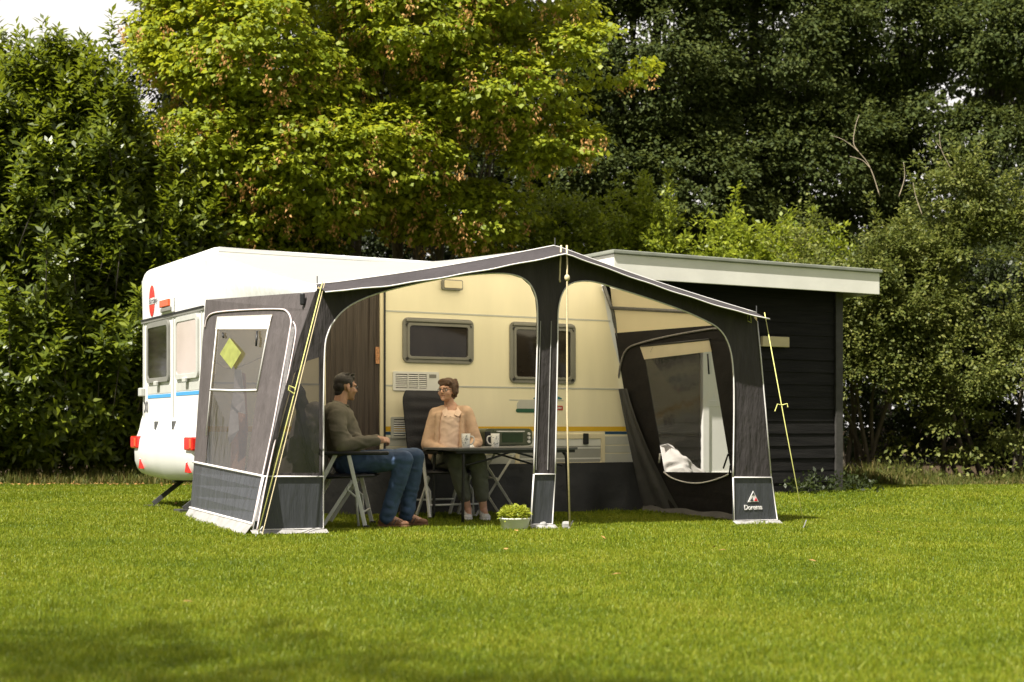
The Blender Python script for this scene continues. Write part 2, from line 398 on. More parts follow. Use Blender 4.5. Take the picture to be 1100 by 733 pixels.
# ------------------------------------------------------------------ ground
def ground_material():
    m, n, l, b = nt('lawn soil and turf'); b.inputs['Roughness'].default_value = .95; b.inputs['Specular IOR Level'].default_value = .1
    tc = n.new('ShaderNodeTexCoord')
    n1 = n.new('ShaderNodeTexNoise'); n1.inputs['Scale'].default_value = .9; n1.inputs['Detail'].default_value = 8
    n2 = n.new('ShaderNodeTexNoise'); n2.inputs['Scale'].default_value = 35; n2.inputs['Detail'].default_value = 4
    l.new(tc.outputs['Object'], n1.inputs[0]); l.new(tc.outputs['Object'], n2.inputs[0])
    r1 = ramp(n, [(.3, (.075, .115, .012)), (.7, (.115, .15, .018))]); l.new(n1.outputs['Fac'], r1.inputs[0])
    r2 = ramp(n, [(.35, (.45, .45, .4)), (.65, (1, 1, 1))]); l.new(n2.outputs['Fac'], r2.inputs[0])
    mu = n.new('ShaderNodeMix'); mu.data_type = 'RGBA'; mu.blend_type = 'MULTIPLY'; mu.inputs[0].default_value = 1
    l.new(r1.outputs[0], mu.inputs[6]); l.new(r2.outputs[0], mu.inputs[7])
    # bare soil under the trees beyond the mown edge
    sx = n.new('ShaderNodeSeparateXYZ'); l.new(tc.outputs['Object'], sx.inputs[0])
    a = n.new('ShaderNodeMath'); a.operation = 'MULTIPLY_ADD'; a.inputs[1].default_value = 1.6; l.new(n1.outputs['Fac'], a.inputs[0]); l.new(sx.outputs['Y'], a.inputs[2])
    mr = n.new('ShaderNodeMapRange'); mr.inputs['From Min'].default_value = 21.6; mr.inputs['From Max'].default_value = 22.4; l.new(a.outputs[0], mr.inputs[0])
    so_ = n.new('ShaderNodeMix'); so_.data_type = 'RGBA'; l.new(mr.outputs[0], so_.inputs[0]); l.new(mu.outputs[2], so_.inputs[6]); so_.inputs[7].default_value = (.055, .038, .022, 1)
    l.new(so_.outputs[2], b.inputs['Base Color'])
    bp = n.new('ShaderNodeBump'); bp.inputs['Strength'].default_value = .6; bp.inputs['Distance'].default_value = .03
    l.new(n2.outputs['Fac'], bp.inputs['Height']); l.new(bp.outputs[0], b.inputs['Normal'])
    return m
xs = np.concatenate([[-1500, -200, -40], np.linspace(-14, 14, 85), [40, 200, 1500]])
ys = np.concatenate([[-1500, -100, -10], np.linspace(0, 32, 81), [60, 300, 1500]])
GX, GY = np.meshgrid(xs, ys); GZ = gzv(GX, GY)-.006
V = np.stack([GX, GY, GZ], -1).reshape(-1, 3); nx = len(xs)
Q = np.array([(j*nx+i, j*nx+i+1, (j+1)*nx+i+1, (j+1)*nx+i) for j in range(len(ys)-1) for i in range(nx-1)])
g = place('ground', fast_mesh('ground', V, Q), ground_material(), None)
tag(g, 'mown green lawn running back to the trees', 'ground', kind='structure')

# ------------------------------------------------------------------ caravan
W = 2.2
car = thing('caravan', 'white touring caravan with yellow side stripe parked behind the awning', 'caravan', A0, TH)
prof = [(0, .42)]
for i in range(7):
    t = R(180-90*i/6); prof.append((.14+.14*math.cos(t), 2.44+.14*math.sin(t)))
prof += [(4.42, 2.58), (4.54, 2.50), (4.60, 2.30), (4.65, 2.05), (4.72, 1.80), (4.84, 1.45), (4.94, 1.0), (4.985, .64), (5.0, .42)]
bm = bmesh.new()
fr = [bm.verts.new(L(a, 0, z)) for a, z in prof]; bk = [bm.verts.new(L(a, -W, z)) for a, z in prof]
bm.faces.new(fr); bm.faces.new(list(reversed(bk)))
for i in range(len(prof)):
    j = (i+1) % len(prof); bm.faces.new((fr[j], fr[i], bk[i], bk[j]))
bm.edges.ensure_lookup_table()
ed = [e for e in bm.edges if (e.verts[0] in fr) == (e.verts[1] in fr) and min(e.verts[0].co.z, e.verts[1].co.z) > .5]
ed += [e for e in bm.edges if {e.verts[0], e.verts[1]} in ({fr[0], fr[1]}, {bk[0], bk[1]}, {fr[-1], fr[-2]}, {bk[-1], bk[-2]})]
bmesh.ops.bevel(bm, geom=list(set(ed)), offset=.055, segments=4, affect='EDGES', profile=.5)
bmesh.ops.recalc_face_normals(bm, faces=bm.faces)
me = bpy.data.meshes.new('body'); bm.to_mesh(me); bm.free()
me.polygons.foreach_set('use_smooth', np.ones(len(me.polygons), bool))
o = place('body', me, M['gel'], car)
me.set_sharp_from_angle(angle=R(30))
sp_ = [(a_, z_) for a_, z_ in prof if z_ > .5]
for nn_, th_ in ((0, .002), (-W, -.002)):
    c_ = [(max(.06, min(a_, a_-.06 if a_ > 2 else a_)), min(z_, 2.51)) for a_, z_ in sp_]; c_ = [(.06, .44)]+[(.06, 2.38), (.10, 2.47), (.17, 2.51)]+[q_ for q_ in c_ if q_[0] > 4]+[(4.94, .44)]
    MB().slab((lambda n2: (lambda x, y: L(x, n2, y)))(nn_+th_), (lambda n2: (lambda x, y: L(x, n2, y)))(nn_-th_*.5), c_).build('warm_light_sheet', M['gel_warm_light'], car)  # sheets on both sides, warm roof light painted into their colour
def side_rect(x0, x1, y0, y1):                       # pixel box on the side wall -> along0, along1, z0, z1
    a0, zt = on_nu(x0, y0, 0); a1, _ = on_nu(x1, y0, 0); ac = on_nu((x0+x1)/2, y0, 0)
    return a0, a1, on_nu((x0+x1)/2, y1, 0)[1], ac[1]
SB = lambda n0: (lambda x, y: L(x, n0, y))
# side trim lines, stripes and bands
m = MB()
for z in (2.04, 1.283):
    m.lbox(1.86, 4.62 if z > 2 else 4.86, -.004, .006, z-.008, z+.008); m.lbox(.03, 1.16, -.004, .006, z-.008, z+.008)
m.build('seam_trim', M['gel_grey'], car)
MB().lbox(1.86, 4.93, -.004, .004, .815, .866).lbox(.03, 1.16, -.004, .004, .815, .866).build('yellow_stripe', M['yellow'], car)
for s0, s1 in ((1.86, 2.22), (4.55, 4.95), (2.9, 3.2)): MB().lbox(s0, s1, -.004, .004, .782, .811).build('blue_stripe', M['darkblue'], car)
m = MB()
for z0, z1 in ((.665, .758), (.575, .655), (.47, .565)): m.lbox(1.86, 4.96, -.004, .005, z0, z1)
m.build('grey_band', M['gel_grey'], car)
# side windows
for x0, x1, y0, y1 in ((432, 508, 342.5, 390.5), (547, 617.5, 347, 412)):
    a0, a1, z0, z1 = side_rect(x0, x1, y0, y1)
    fr_ = MB().slab(SB(.022), SB(-.01), rrect(a0, a1, z0, z1, .06), [rrect(a0+.06, a1-.06, z0+.055, z1-.07, .03)]).build('window', M['frame_grey'], car, bevel=.008)
    MB().slab(SB(.034), SB(.005), rrect(a0+.045, a1-.045, z0+.04, z1-.055, .04), [rrect(a0+.072, a1-.072, z0+.066, z1-.082, .03)]).build('outer_frame', M['frame_grey'], fr_, bevel=.006)
    MB().slab(SB(.012), SB(.004), rrect(a0+.07, a1-.07, z0+.065, z1-.08, .03)).build('pane', M['dglass'], fr_)
    q = MB(); q.lbox(a0+.03, a1-.03, .0, .045, z1-.045, z1-.015); q.build('hinge_rail', M['frame_grey'], fr_, bevel=.006)
    for a in (a0+.045, a1-.045):
        for z in (z0+.04, z1-.075): MB().lathe([(.016, 0), (.016, .012), (0, .012)], L(a, .02, z), 10, Matrix.Rotation(TH, 3, 'Z') @ Matrix.Rotation(R(90), 3, 'X')).build('catch', M['black'], fr_)
# vents
for x0, x1, y0, y1 in ((421.5, 471, 399.5, 420), (419.5, 471, 448, 471)):
    a0, a1, z0, z1 = side_rect(x0, x1, y0, y1)
    v_ = MB().slab(SB(.016), SB(-.01), rrect(a0, a1, z0, z1, .015), [rrect(a0+.03, a1-.14, z0+.025, z1-.025, .008)]).build('vent', M['gel_grey'] if y0 > 440 else M['gel'], car, bevel=.004)
    MB().lbox(a0+.03, a1-.14, .001, .003, z0+.02, z1-.02).build('vent_back', M['black'], v_)
    q = MB(); k = 7
    for i in range(k):
        z = z0+.03+(z1-z0-.06)*(i+.5)/k
        q.add([L(a0+.03, .004, z+.006), L(a1-.14, .004, z+.006), L(a1-.14, .016, z-.006), L(a0+.03, .016, z-.006)], [(0, 1, 2, 3)])
    for a in (a0+.17, a0+.29): q.lbox(a-.005, a+.005, .006, .017, z0+.025, z1-.025)
    q.build('slat', M['gel'], v_)
    MB().lbox(a1-.115, a1-.035, .014, .02, z1-.06, z1-.025).build('latch', M['frame_grey'], v_)
# awning lamp on the wall
a0, a1, z0, z1 = side_rect(473.5, 495, 301, 312)
lamp = MB().slab(SB(.05), SB(-.005), rrect(a0, a1, z0, z1, .02)).build('wall_lamp', M['frame_grey'], car, bevel=.01)
MB().slab(SB(.062), SB(.045), rrect(a0+.015, a1-.015, z0+.018, z1-.012, .012)).build('lens', M['cream'], lamp, bevel=.006)
# doorway
dr = MB().slab(SB(.03), SB(-.01), rrect(1.17, 1.855, .43, 2.32, .05), [rrect(1.215, 1.805, .47, 2.27, .04)]).build('door_frame', M['cream'], car, bevel=.006)
MB().lbox(1.842, 1.862, .028, .04, .45, 2.28).build('seal', M['black'], dr)
MB().lbox(1.20, 1.82, -.004, .003, .46, 2.28).build('dark_opening', M['black'], dr)
MB().lbox(1.755, 1.80, .026, .03, on_nu(403, 391, 0)[1], on_nu(403, 373, 0)[1]).build('warning_sticker', M['warn'], dr)
# storage hatch
a0, a1, z0, z1 = side_rect(553, 649, 466.5, 502)
h = MB().slab(SB(.02), SB(-.01), rrect(a0, a1, z0, z1, .03), [rrect(a0+.05, a1-.05, z0+.05, z1-.05, .015)]).build('storage_hatch', M['cream'], car, bevel=.006)
MB().lbox(a0+.055, a1-.055, .002, .010, z0+.055, z1-.055).build('panel', M['gel_dark'], h)
q = MB().lbox(a0+.055, a1-.055, .010, .0125, z0+.085, z0+.10).lbox(a0+.055, a1-.055, .010, .0125, z0+.20, z0+.215).lbox(a0+.055, a1-.055, .010, .0125, z1-.13, z1-.055); q.build('pale_line', M['gel'], h)
ax, zx = on_nu(628, 471.5, 0)
q = MB().lbox(ax-.035, ax+.035, .018, .035, zx-.06, zx+.06); q.build('lock', M['black'], h, bevel=.012)
# decals right of the windows
ax, zx = on_nu(555, 431, 0); bx_, _ = on_nu(577, 431, 0)
MB().slab(SB(.005), SB(-.002), rrect(ax, ax+.36, zx-.11, zx+.01, .055)).build('grey_decal', M['gel_grey'], car)
MB().slab(SB(.0075), SB(.004), rrect(ax-.012, ax+.34, zx-.122, zx-.08, .02)).build('green_decal', mat('dark green decal', (.02, .09, .05), .5), car)
ax, zx = on_nu(599, 436, 0)
MB().slab(SB(.005), SB(-.002), rrect(ax-.09, ax+.065, zx-.05, zx+.0, .008)).build('red_label', M['label_red'], car)
q = MB()
for i in range(4): q.lbox(ax-.02+.018*i, ax-.009+.018*i, .004, .0065, zx-.035, zx-.014)
q.build('label_marks', M['gel'], car)
ax, zx = on_nu(600, 428, 0)
pts = [(ax-.32+.36*i/10, zx+.05*math.sin(math.pi*min(1, i/10))) for i in range(11)]
MB().slab(SB(.005), SB(-.002), pts+[(ax+.04, zx-.012), (ax-.32, zx-.012)]).build('blue_decal', mat('teal decal', (.03, .16, .20), .5), car)
MB().lbox(ax-.62, ax+.06, -.003, .004, zx-.03, zx-.02).build('thin_line', M['gel_grey'], car)
# awning rail
MB().lbox(.12, 4.44, -.01, .03, 2.50, 2.535).build('awning_rail', M['gel_grey'], car)
# ---- rear face
RB = lambda a: (lambda x, y: L(a, x, y))
zl = on_al(186, 338.5, 0)[1]
MB().lbox(-.014, .004, -2.17, -.03, zl-.022, zl+.004).build('rear_trim', M['frame_grey'], car)
MB().lbox(-.022, .004, -2.17, -.03, zl+.006, zl+.02).build('rain_gutter', M['black'], car)
for x0, x1, y0, y1, gm in ((159.5, 183, 345, 412, 'dglass'), (190, 214.5, 338, 408, 'pale_glass')):
    n0 = on_al(x0, y1, 0)[0]; n1 = on_al(x1, y1, 0)[0]; xc = (x0+x1)/2
    z0 = on_al(xc, y1-1, 0)[1]; z1 = on_al(xc, (y0+y1-411+338)/2+1 if False else y0+1, 0)[1]
    z1 = min(z1, zl-.04)
    wf = MB().slab(RB(-.025), RB(.005), rrect(n0, n1, z0, z1, .06), [rrect(n0+.05, n1-.05, z0+.05, z1-.05, .04)]).build('window', M['frame_grey'] if gm == 'dglass' else M['gel_grey'], car, bevel=.008)
    MB().slab(RB(-.018), RB(-.004), rrect(n0+.03, n1-.03, z0+.03, z1-.03, .05)).build('pane', M[gm], wf)
    MB().lbox(-.05, -.02, (n0+n1)/2-.05, (n0+n1)/2+.05, z0-.035, z0+.012).build('catch', M['gel_grey'], wf, bevel=.008)
    MB().lbox(-.004, .003, n0-.02, n1+.02, z0-.16, z0-.125).build('blue_stripe', M['blue'], car)
    MB().lbox(-.003, .003, n0-.02, n1+.02, z0-.115, z0-.03).build('grey_patch', M['gel_grey'], car)
# window dividers
for nn in (-1.02, -.10, -2.1): MB().lbox(-.008, .003, nn-.012, nn+.012, .9, zl-.03).build('panel_joint', M['gel_grey'], car)
# emblem, lamp plate, figures
nc, zc = on_al(163.5, 323.5, 0)
el = [(nc+.10*math.cos(2*math.pi*i/28), zc+.165*math.sin(2*math.pi*i/28)) for i in range(28)]
em = MB().slab(RB(-.006), RB(.002), el).build('round_emblem', M['red'], car)
MB().lbox(-.009, -.004, nc-.105, nc+.105, zc-.035, zc+.03).build('white_band', M['gel'], em)
MR = Matrix(((0, 0, -1, 0), (1, 0, 0, 0), (0, 1, 0, 0), (0, 0, 0, 1)))
def rearM(nu, z, off):                               # text plane: x -> towards the awning side, y -> up, facing rearwards
    m4 = Matrix.Identity(4); ex = (L(0, 1, 0)-L(0, 0, 0)); ez = (L(-1, 0, 0)-L(0, 0, 0))
    for r in range(3): m4[r][0] = ex[r]; m4[r][1] = (0, 0, 1)[r]; m4[r][2] = ez[r]; m4[r][3] = L(-off, nu, z)[r]
    return m4
lettering('emblem_lettering', 'Bürstner', .085, rearM(nc+.06, zc-.003, .010), M['ink'], car, .001, shear=.2)
nl, z_l = on_al(182, 329.5, 0)
pl = MB().lbox(-.03, .0, nl-.22, nl+.2, z_l-.075, z_l+.09).build('lamp_mount', M['gel'], car, bevel=.014)
MB().lbox(-.055, -.028, nl-.18, nl+.13, z_l-.005, z_l+.07).build('lamp_lens', M['orange'], pl, bevel=.008)
MB().lbox(-.05, -.026, nl-.16, nl+.18, z_l-.055, z_l-.012).build('lamp_base', M['frame_grey'], pl, bevel=.008)
nf, zf = on_al(154.5, 438, 0)
lettering('number_marks', '00', .17, rearM(nf+.09, zf, .004), M['ink'], car, .001)
MB().lbox(-.05, .0, -2.17, -2.06, on_al(155, 426, 0)[1], on_al(155, 417, 0)[1]).build('side_marker', M['gel_grey'], car, bevel=.01)
q = []
for px in (172, 191):
    n_, z_ = on_al(px, 461.5, 0)
    hd = MB().lbox(-.06, .0, n_-.014, n_+.014, z_-.0, z_+.085); hd.build('grab_bracket', M['steel'], car, bevel=.005)
# bumper
bp_ = [(.012, .99), (-.02, .93), (-.07, .83), (-.135, .73), (-.16, .61), (-.15, .50), (-.10, .42), (-.03, .375), (.012, .37)]
ns = [.0, -.03, -.10, -.45, -1.1, -1.75, -2.10, -2.17, -2.2]; sc_ = [.40, .55, .66, .68, .70, .68, .66, .55, .40]
m = MB(); vs_ = []
for n_, s_ in zip(ns, sc_):
    dip = -.05*(1-((n_+1.1)/1.1)**2)
    for a, z in bp_: vs_.append(L(a*s_ if a < 0 else a, n_, z+(dip if z < .5 else 0)))
k = len(bp_); fs_ = [(i*k+j, i*k+j+1, (i+1)*k+j+1, (i+1)*k+j) for i in range(len(ns)-1) for j in range(k-1)]
fs_ += [tuple(range(k)), tuple(reversed(range((len(ns)-1)*k, len(ns)*k)))]
bump = m.add(vs_, fs_).build('bumper', M['gel'], car, smooth=True); bump.data.set_sharp_from_angle(angle=R(45))
for n0, n1 in ((-2.185, -1.95), (-.27, -.015)):
    lt = MB().lbox(-.130, -.05, n0, n1, .635, .765).build('tail_lamp', M['red'], bump, bevel=.015)
    MB().lbox(-.134, -.10, n1-.075, n1-.02, .655, .745).build('amber_lens', M['orange'], lt, bevel=.006)
for n_ in (-1.87, -.24):
    tri = [(n_-.048, .42), (n_+.048, .42), (n_, .53)]
    MB().slab(RB(-.115), RB(-.06), tri).build('triangle_reflector', M['red'], bump, bevel=.006)
# corner steady, chassis, wheels
q = MB().tube([L(.45, -.62, .40), L(-.02, -.62, .055)], .032, 4); q.add([L(-.09, -.72, .0), L(.05, -.72, .0), L(.05, -.52, .0), L(-.09, -.52, .0), L(-.09, -.72, .05), L(.05, -.72, .05), L(.05, -.52, .05), L(-.09, -.52, .05)], [(0, 1, 2, 3), (4, 5, 6, 7), (0, 1, 5, 4), (1, 2, 6, 5), (2, 3, 7, 6), (3, 0, 4, 7)])
q.build('corner_steady', M['steel'], car)
q = MB().tube([L(.45, -1.75, .40), L(.0, -1.75, .055)], .032, 4).lbox(-.08, .05, -1.85, -1.65, 0, .04); q.build('corner_steady', M['steel'], car)
MB().lbox(.2, 4.9, -.55, -.47, .28, .43).lbox(.2, 4.9, -1.75, -1.67, .28, .43).lbox(.05, 4.98, -2.17, -.03, .405, .425).build('chassis', M['steel'], car)
for n_ in (-.12, -2.08):
    WM = Matrix.Rotation(TH, 3, 'Z') @ Matrix.Rotation(R(90), 3, 'X')
    wh = MB().lathe([(.17, -.08), (.29, -.085), (.315, -.06), (.32, 0), (.315, .06), (.29, .085), (.17, .08)], L(2.6, n_, .32+gz(0, 14)), 28, WM).build('wheel', M['rubber'], car, smooth=True)
    MB().lathe([(.0, -.05), (.06, -.06), (.16, -.03), (.18, -.07), (.18, .07), (.16, .03), (.06, .06), (0, .05)], L(2.6, n_, .32+gz(0, 14)), 28, WM).build('rim', M['alu'], wh, smooth=True)

# fly curtain hanging in the doorway
m = MB()
for i in range(44):
    a = 1.222+.577*(i+.5)/44; wv = .0075; z1 = 2.25; nb = .012+.006*rng.random()
    tw = rng.normal(0, .25); pts = []
    vs_ = []
    for j in range(9):
        z = z1-(z1-.47)*j/8; sw = .004*math.sin(j*1.3+i*.7)
        ang = tw+.25*math.sin(j*.9+i)
        vs_ += [L(a+sw-wv*math.cos(ang), nb-wv*math.sin(ang)*.6, z), L(a+sw+wv*math.cos(ang), nb+wv*math.sin(ang)*.6, z)]
    m.add(vs_, [(2*j, 2*j+1, 2*j+3, 2*j+2) for j in range(8)])
m.lbox(1.218, 1.802, .006, .024, 2.235, 2.265)
cu_ = m.build('fly_curtain', M['curtain'])
tag(cu_, 'brown ribbon fly curtain hanging in the caravan doorway behind the man', 'curtain')

# ------------------------------------------------------------------ awning
VF = 2.2
LT = (.26, 2.03); PK = (2.557, 2.50); RT = (4.90, 1.985)
def front_top(al):
    if al <= PK[0]: t = (al-LT[0])/(PK[0]-LT[0]); return LT[1]+(PK[1]-LT[1])*t-.022*math.sin(math.pi*min(1, max(0, t)))
    t = (al-PK[0])/(RT[0]-PK[0]); return PK[1]+(RT[1]-PK[1])*t-.022*math.sin(math.pi*min(1, max(0, t)))
c0 = L(2.5, 1.1, 0)
aw = thing('awning', 'large grey and white canvas awning with two arched front openings', 'awning', (c0.x, c0.y, gz(c0.x, c0.y)), TH)
def fw(px, py, nu=VF): return on_nu(px, py, nu)
# roof
def roofS(u, v):
    al = LT[0]+(RT[0]-LT[0])*u; ra = 0.0+4.60*u
    rz = 2.525-(.12*max(0, (u-.95)/.05)**2)
    p, q = L(ra, .035, rz), L(al, VF-.03, front_top(al))
    sag = -.035*math.sin(math.pi*v)*(.6+.4*math.sin(u*9)) + .006*math.sin(23*u+5*v)*v*(1-v)*4
    r = p.lerp(q, v); r.z += sag; return r
MB().grid(roofS, 64, 18).build('roof', M['roof'], aw, smooth=True)
# roof edge band with two piping lines
def bandS(u, v):
    al = LT[0]+(RT[0]-LT[0])*u; zt = front_top(al)
    e = min(1, u*9, (1-u)*9)
    a2 = al+(-.02 if u < .02 else 0)
    wv = .006*math.sin(u*60+v*4)*v
    return L(a2, VF-.03+.20*v, zt+.003-(.075+.02*e)*v+wv*.5)
bd = MB().grid(bandS, 90, 6).build('roof_edge', M['fab_band'], aw, smooth=True)
bp0 = [bandS(u, 0)+Vector((0, 0, .004)) for u in np.linspace(0, 1, 60)]; bp1 = [bandS(u, 1) for u in np.linspace(0, 1, 60)]
MB().tube(bp0, .0062, 6).build('piping', M['pipe'], bd, smooth=True); MB().tube(bp1, .0062, 6).build('piping', M['pipe'], bd, smooth=True)
# white strip of roof between rail and band at the front-left corner, left gable
Rt, Ft = (-.005, .02, 2.065), (.235, VF-.02, 1.975)
Rb, Fb = (-.15, .0), (-.335, VF)
def gzl(a, n): p = L(a, n, 0); return gz(p.x, p.y)
def leftS(u, v):                                     # u: rear -> front, v: ground -> seam
    b = L(Rb[0]+(Fb[0]-Rb[0])*u, Rb[1]+(Fb[1]-Rb[1])*u, 0); b.z = gz(b.x, b.y)
    t = L(Rt[0]+(Ft[0]-Rt[0])*u, Rt[1]+(Ft[1]-Rt[1])*u, Rt[2]+(Ft[2]-Rt[2])*u)
    return b.lerp(t, v)
def gabS(u, v):
    t = roofS(0, u); b = leftS(u, 1)
    r = b.lerp(t, v); n = L(-1, 0, 0)-L(0, 0, 0)
    return r+n*(.02*math.sin(math.pi*u)*math.sin(math.pi*v))
MB().grid(gabS, 24, 8).build('gable_panel', M['gable'], aw, smooth=True)
def uv_of(px, py, S, u=.5, v=.5):
    for _ in range(40):
        x, y = project(S(u, v)); e = 1e-4
        xu, yu = project(S(u+e, v)); xv, yv = project(S(u, v+e))
        a, b, c, d = (xu-x)/e, (xv-x)/e, (yu-y)/e, (yv-y)/e; det = a*d-b*c
        if abs(det) < 1e-9: break
        dx, dy = px-x, py-y
        u += max(-.3, min(.3, (d*dx-b*dy)/det)); v += max(-.3, min(.3, (a*dy-c*dx)/det))
    return (u, v)
lu = lambda *ps: [uv_of(x, y, leftS) for x, y in ps]
win = lu((236, 340), (292.5, 338), (289, 355), (277, 419), (264.5, 506), (220.5, 499), (227, 419), (233.5, 353))
vl0 = lu((211, 497), (281, 511.5)); vlow = lambda u: vl0[0][1]+(vl0[1][1]-vl0[0][1])*(u-vl0[0][0])/(vl0[1][0]-vl0[0][0])
dense = lambda a, b, n: [(a[0]+(b[0]-a[0])*i/n, a[1]+(b[1]-a[1])*i/n) for i in range(n)]
ol = dense((0, vlow(0)), (1, vlow(1)), 12)+dense((1, vlow(1)), (1, 1), 10)+dense((1, 1), (0, 1), 12)+dense((0, 1), (0, vlow(0)), 10)
lp = MB().sheet(leftS, ol, [win]).build('side_panel', M['fab'], aw)
def offS(S, d, n=None):
    def f(u, v):
        e = 1e-3; a = S(u+e, v)-S(u-e, v); b = S(u, v+e)-S(u, v-e); return S(u, v)+a.cross(b).normalized()*d
    return f
so_ = -1 if (offS(leftS, .1)(.5, .5)-L(-1, 1, 1)).length > (leftS(.5, .5)-L(-1, 1, 1)).length else 1
leftO = lambda d: offS(leftS, d*so_)
flapq = lu((234.5, 340.5), (293.5, 338.5), (289.5, 354), (232.5, 354))
MB().sheet(leftO(.012), flapq).build('window_blind', M['flap'], lp)
pane = lu((233.5, 353), (289, 353.5), (277, 419), (264.5, 506), (220.5, 499), (227, 419))
MB().sheet(leftO(-.004), pane).build('window_film', M['film'], lp)
dm = lu((247, 363), (259.5, 379), (249, 396.5), (236.5, 380.5))
MB().sheet(leftO(.004), dm).build('diamond_sticker', M['sticker'], lp)
def ptube(S, ps, r, name, mt, par, curve=False):
    pts = [S(*p) for p in ps]
    if curve: pts = smoothline([tuple(p) for p in pts], 6)
    return MB().tube(pts, r, 6).build(name, mt, par, smooth=True)
LO = leftO(.008)
ptube(LO, lu((227, 419), (252, 420), (277, 419.5)), .010, 'piping', M['pipe'], lp)
ptube(LO, lu((233.5, 353), (227, 419), (222.5, 468)), .006, 'piping', M['pipe'], lp)
ptube(LO, lu((292, 340), (289, 354), (277, 419)), .009, 'piping', M['pipe'], lp)
ptube(LO, lu((221, 352), (223, 343), (228, 337.5), (240, 335), (270, 333), (300, 332.5), (309, 335), (313.5, 344), (312, 358), (303, 410), (295, 455), (283, 512), (272, 566)), .0075, 'zip_piping', M['pipe_pink'], lp, True)
ptube(LO, lu((316, 346), (318.5, 360), (309, 412), (300, 458), (288, 513), (277, 570)), .006, 'zip_piping', M['pipe_pink'], lp, True)
zipp = lu((313, 350), (317.5, 352), (309.5, 400), (300, 455), (288, 512), (279, 560), (274, 560), (284, 512), (296, 455), (304, 410))
MB().sheet(leftO(.004), zipp).build('zip_tape', M['zip'], lp)
for a, b in (((240, 358), (241, 363)), ((277, 356), (276, 372))):
    ptube(LO, lu(a, b), .010, 'strap', M['black'], lp)
lowl = MB().sheet(leftS, dense((0, .045), (1, .045), 10)+dense((1, .045), (1, vlow(1)), 4)+dense((1, vlow(1)), (0, vlow(0)), 10)+dense((0, vlow(0)), (0, .045), 4)).build('mud_panel', M['fab_low'], aw)
ptube(LO, [(u, vlow(u)) for u in np.linspace(0, 1, 14)], .011, 'piping', M['pipe'], lowl)
ptube(LO, [(u, .045) for u in np.linspace(0, 1, 14)], .011, 'piping', M['pipe'], lowl)
mfS = lambda u, v: LO(u, .045*v)+(L(-1, 0, 0)-L(0, 0, 0))*(.05*(1-v)+.01*math.sin(u*31)*(1-v))
MB().grid(mfS, 40, 3).build('mud_flap', M['mud'], lowl)
# ---- front wall (plane nu = VF), cut by the two arches
FS = lambda off=0: (lambda a, z: L(a, VF+off, z))
def zg(a, n=VF): p = L(a, n, 0); return gz(p.x, p.y)
arch1 = [fw(x, y) for x, y in ((347, 511), (347.3, 440), (348.5, 378), (352, 358), (360, 343), (372, 331), (388, 322), (410, 314), (440, 306.5), (475, 299.5), (505, 295.5), (530, 293.8), (548, 294.8), (561, 299), (570, 307), (575.5, 320), (577, 338), (576.5, 380), (573, 509))]
arch2 = [fw(x, y) for x, y in ((596, 509), (598.5, 380), (598.8, 345), (600, 328), (604, 314.5), (611, 306), (622, 302.5), (638, 303), (662, 310), (700, 322), (735, 334.5), (757, 344.5), (770, 352), (779, 363), (785, 380), (787.5, 405), (788, 440), (787, 513))]
lc = [fw(283, 511), fw(303, 430), fw(322, 362), fw(339, 313)]
rc = [fw(813, 345), fw(817, 385), fw(822, 440), fw(828, 513)]
top = []
for i in range(30):
    al = lc[-1][0]+(rc[0][0]-lc[-1][0])*(i+.5)/30; top.append((al, front_top(al)-.035))
fout = [lc[0], lc[1], lc[2], lc[3]]+top+rc+list(reversed(arch2))+list(reversed(arch1))
tri_w = [fw(x, y) for x, y in ((307, 432), (315, 402), (330, 388), (343, 384), (343.5, 508), (290, 508.5))]
fwall = MB().slab(FS(.0), FS(-.012), fout, [tri_w]).build('front_wall', M['fab_blk'], aw)
MB().sheet(FS(-.006), tri_w).build('window_film', M['film'], fwall)
for arc in (arch1, arch2):
    MB().tube([L(a, VF+.008, z) for a, z in smoothline(arc, 4) for a, z in [(a, z)]] if False else [L(p.x, VF+.008, p.y) for p in smoothline(arc, 4)], .0068, 6).build('piping', M['pipe'], fwall, smooth=True)
MB().tube([L(a, VF+.006, z) for a, z in rc], .0065, 6).build('piping', M['pipe'], fwall, smooth=True)
# stitched seams of the centre leg
for x0, x1 in ((580.5, 575.5), (592, 588)):
    p, q = fw(x0, 345), fw(x1, 505); MB().tube([L(p[0], VF+.004, p[1]), L(q[0], VF+.004, q[1])], .0045, 5).build('stitch_line', M['mud'], fwall)
# lower legs
def leg_panel(pl, pr, bl, br, inner=None):
    a, b, c, d = fw(*pl), fw(*pr), fw(*br), fw(*bl)
    c = (c[0], max(c[1], zg(c[0])+.045)); d = (d[0], max(d[1], zg(d[0])+.045))
    o = MB().slab(FS(.0), FS(-.012), [a, b, c, d]).build('mud_panel', M['fab_low'], aw)
    e = [a, b, c, d, a]
    MB().tube([L(x, VF+.008, z) for x, z in e], .0068, 6).build('piping', M['pipe'], o, smooth=True)
    x0, x1 = d[0]-.02, c[0]+.03
    S = lambda u, v: L(x0+(x1-x0)*u, VF+.01+.06*(1-v)+.012*math.sin(u*17), zg(x0+(x1-x0)*u)+.012+(d[1]-zg(d[0])-.015)*v)
    MB().grid(S, 12, 3).build('mud_flap', M['mud'], o)
    return o
leg_panel((283, 512), (347, 512), (271, 570), (347, 569))
cl_ = leg_panel((573, 509.5), (596, 509.5), (569.5, 565), (593, 565))
lg = leg_panel((787, 513), (828, 513), (788, 561.5), (834.5, 561))
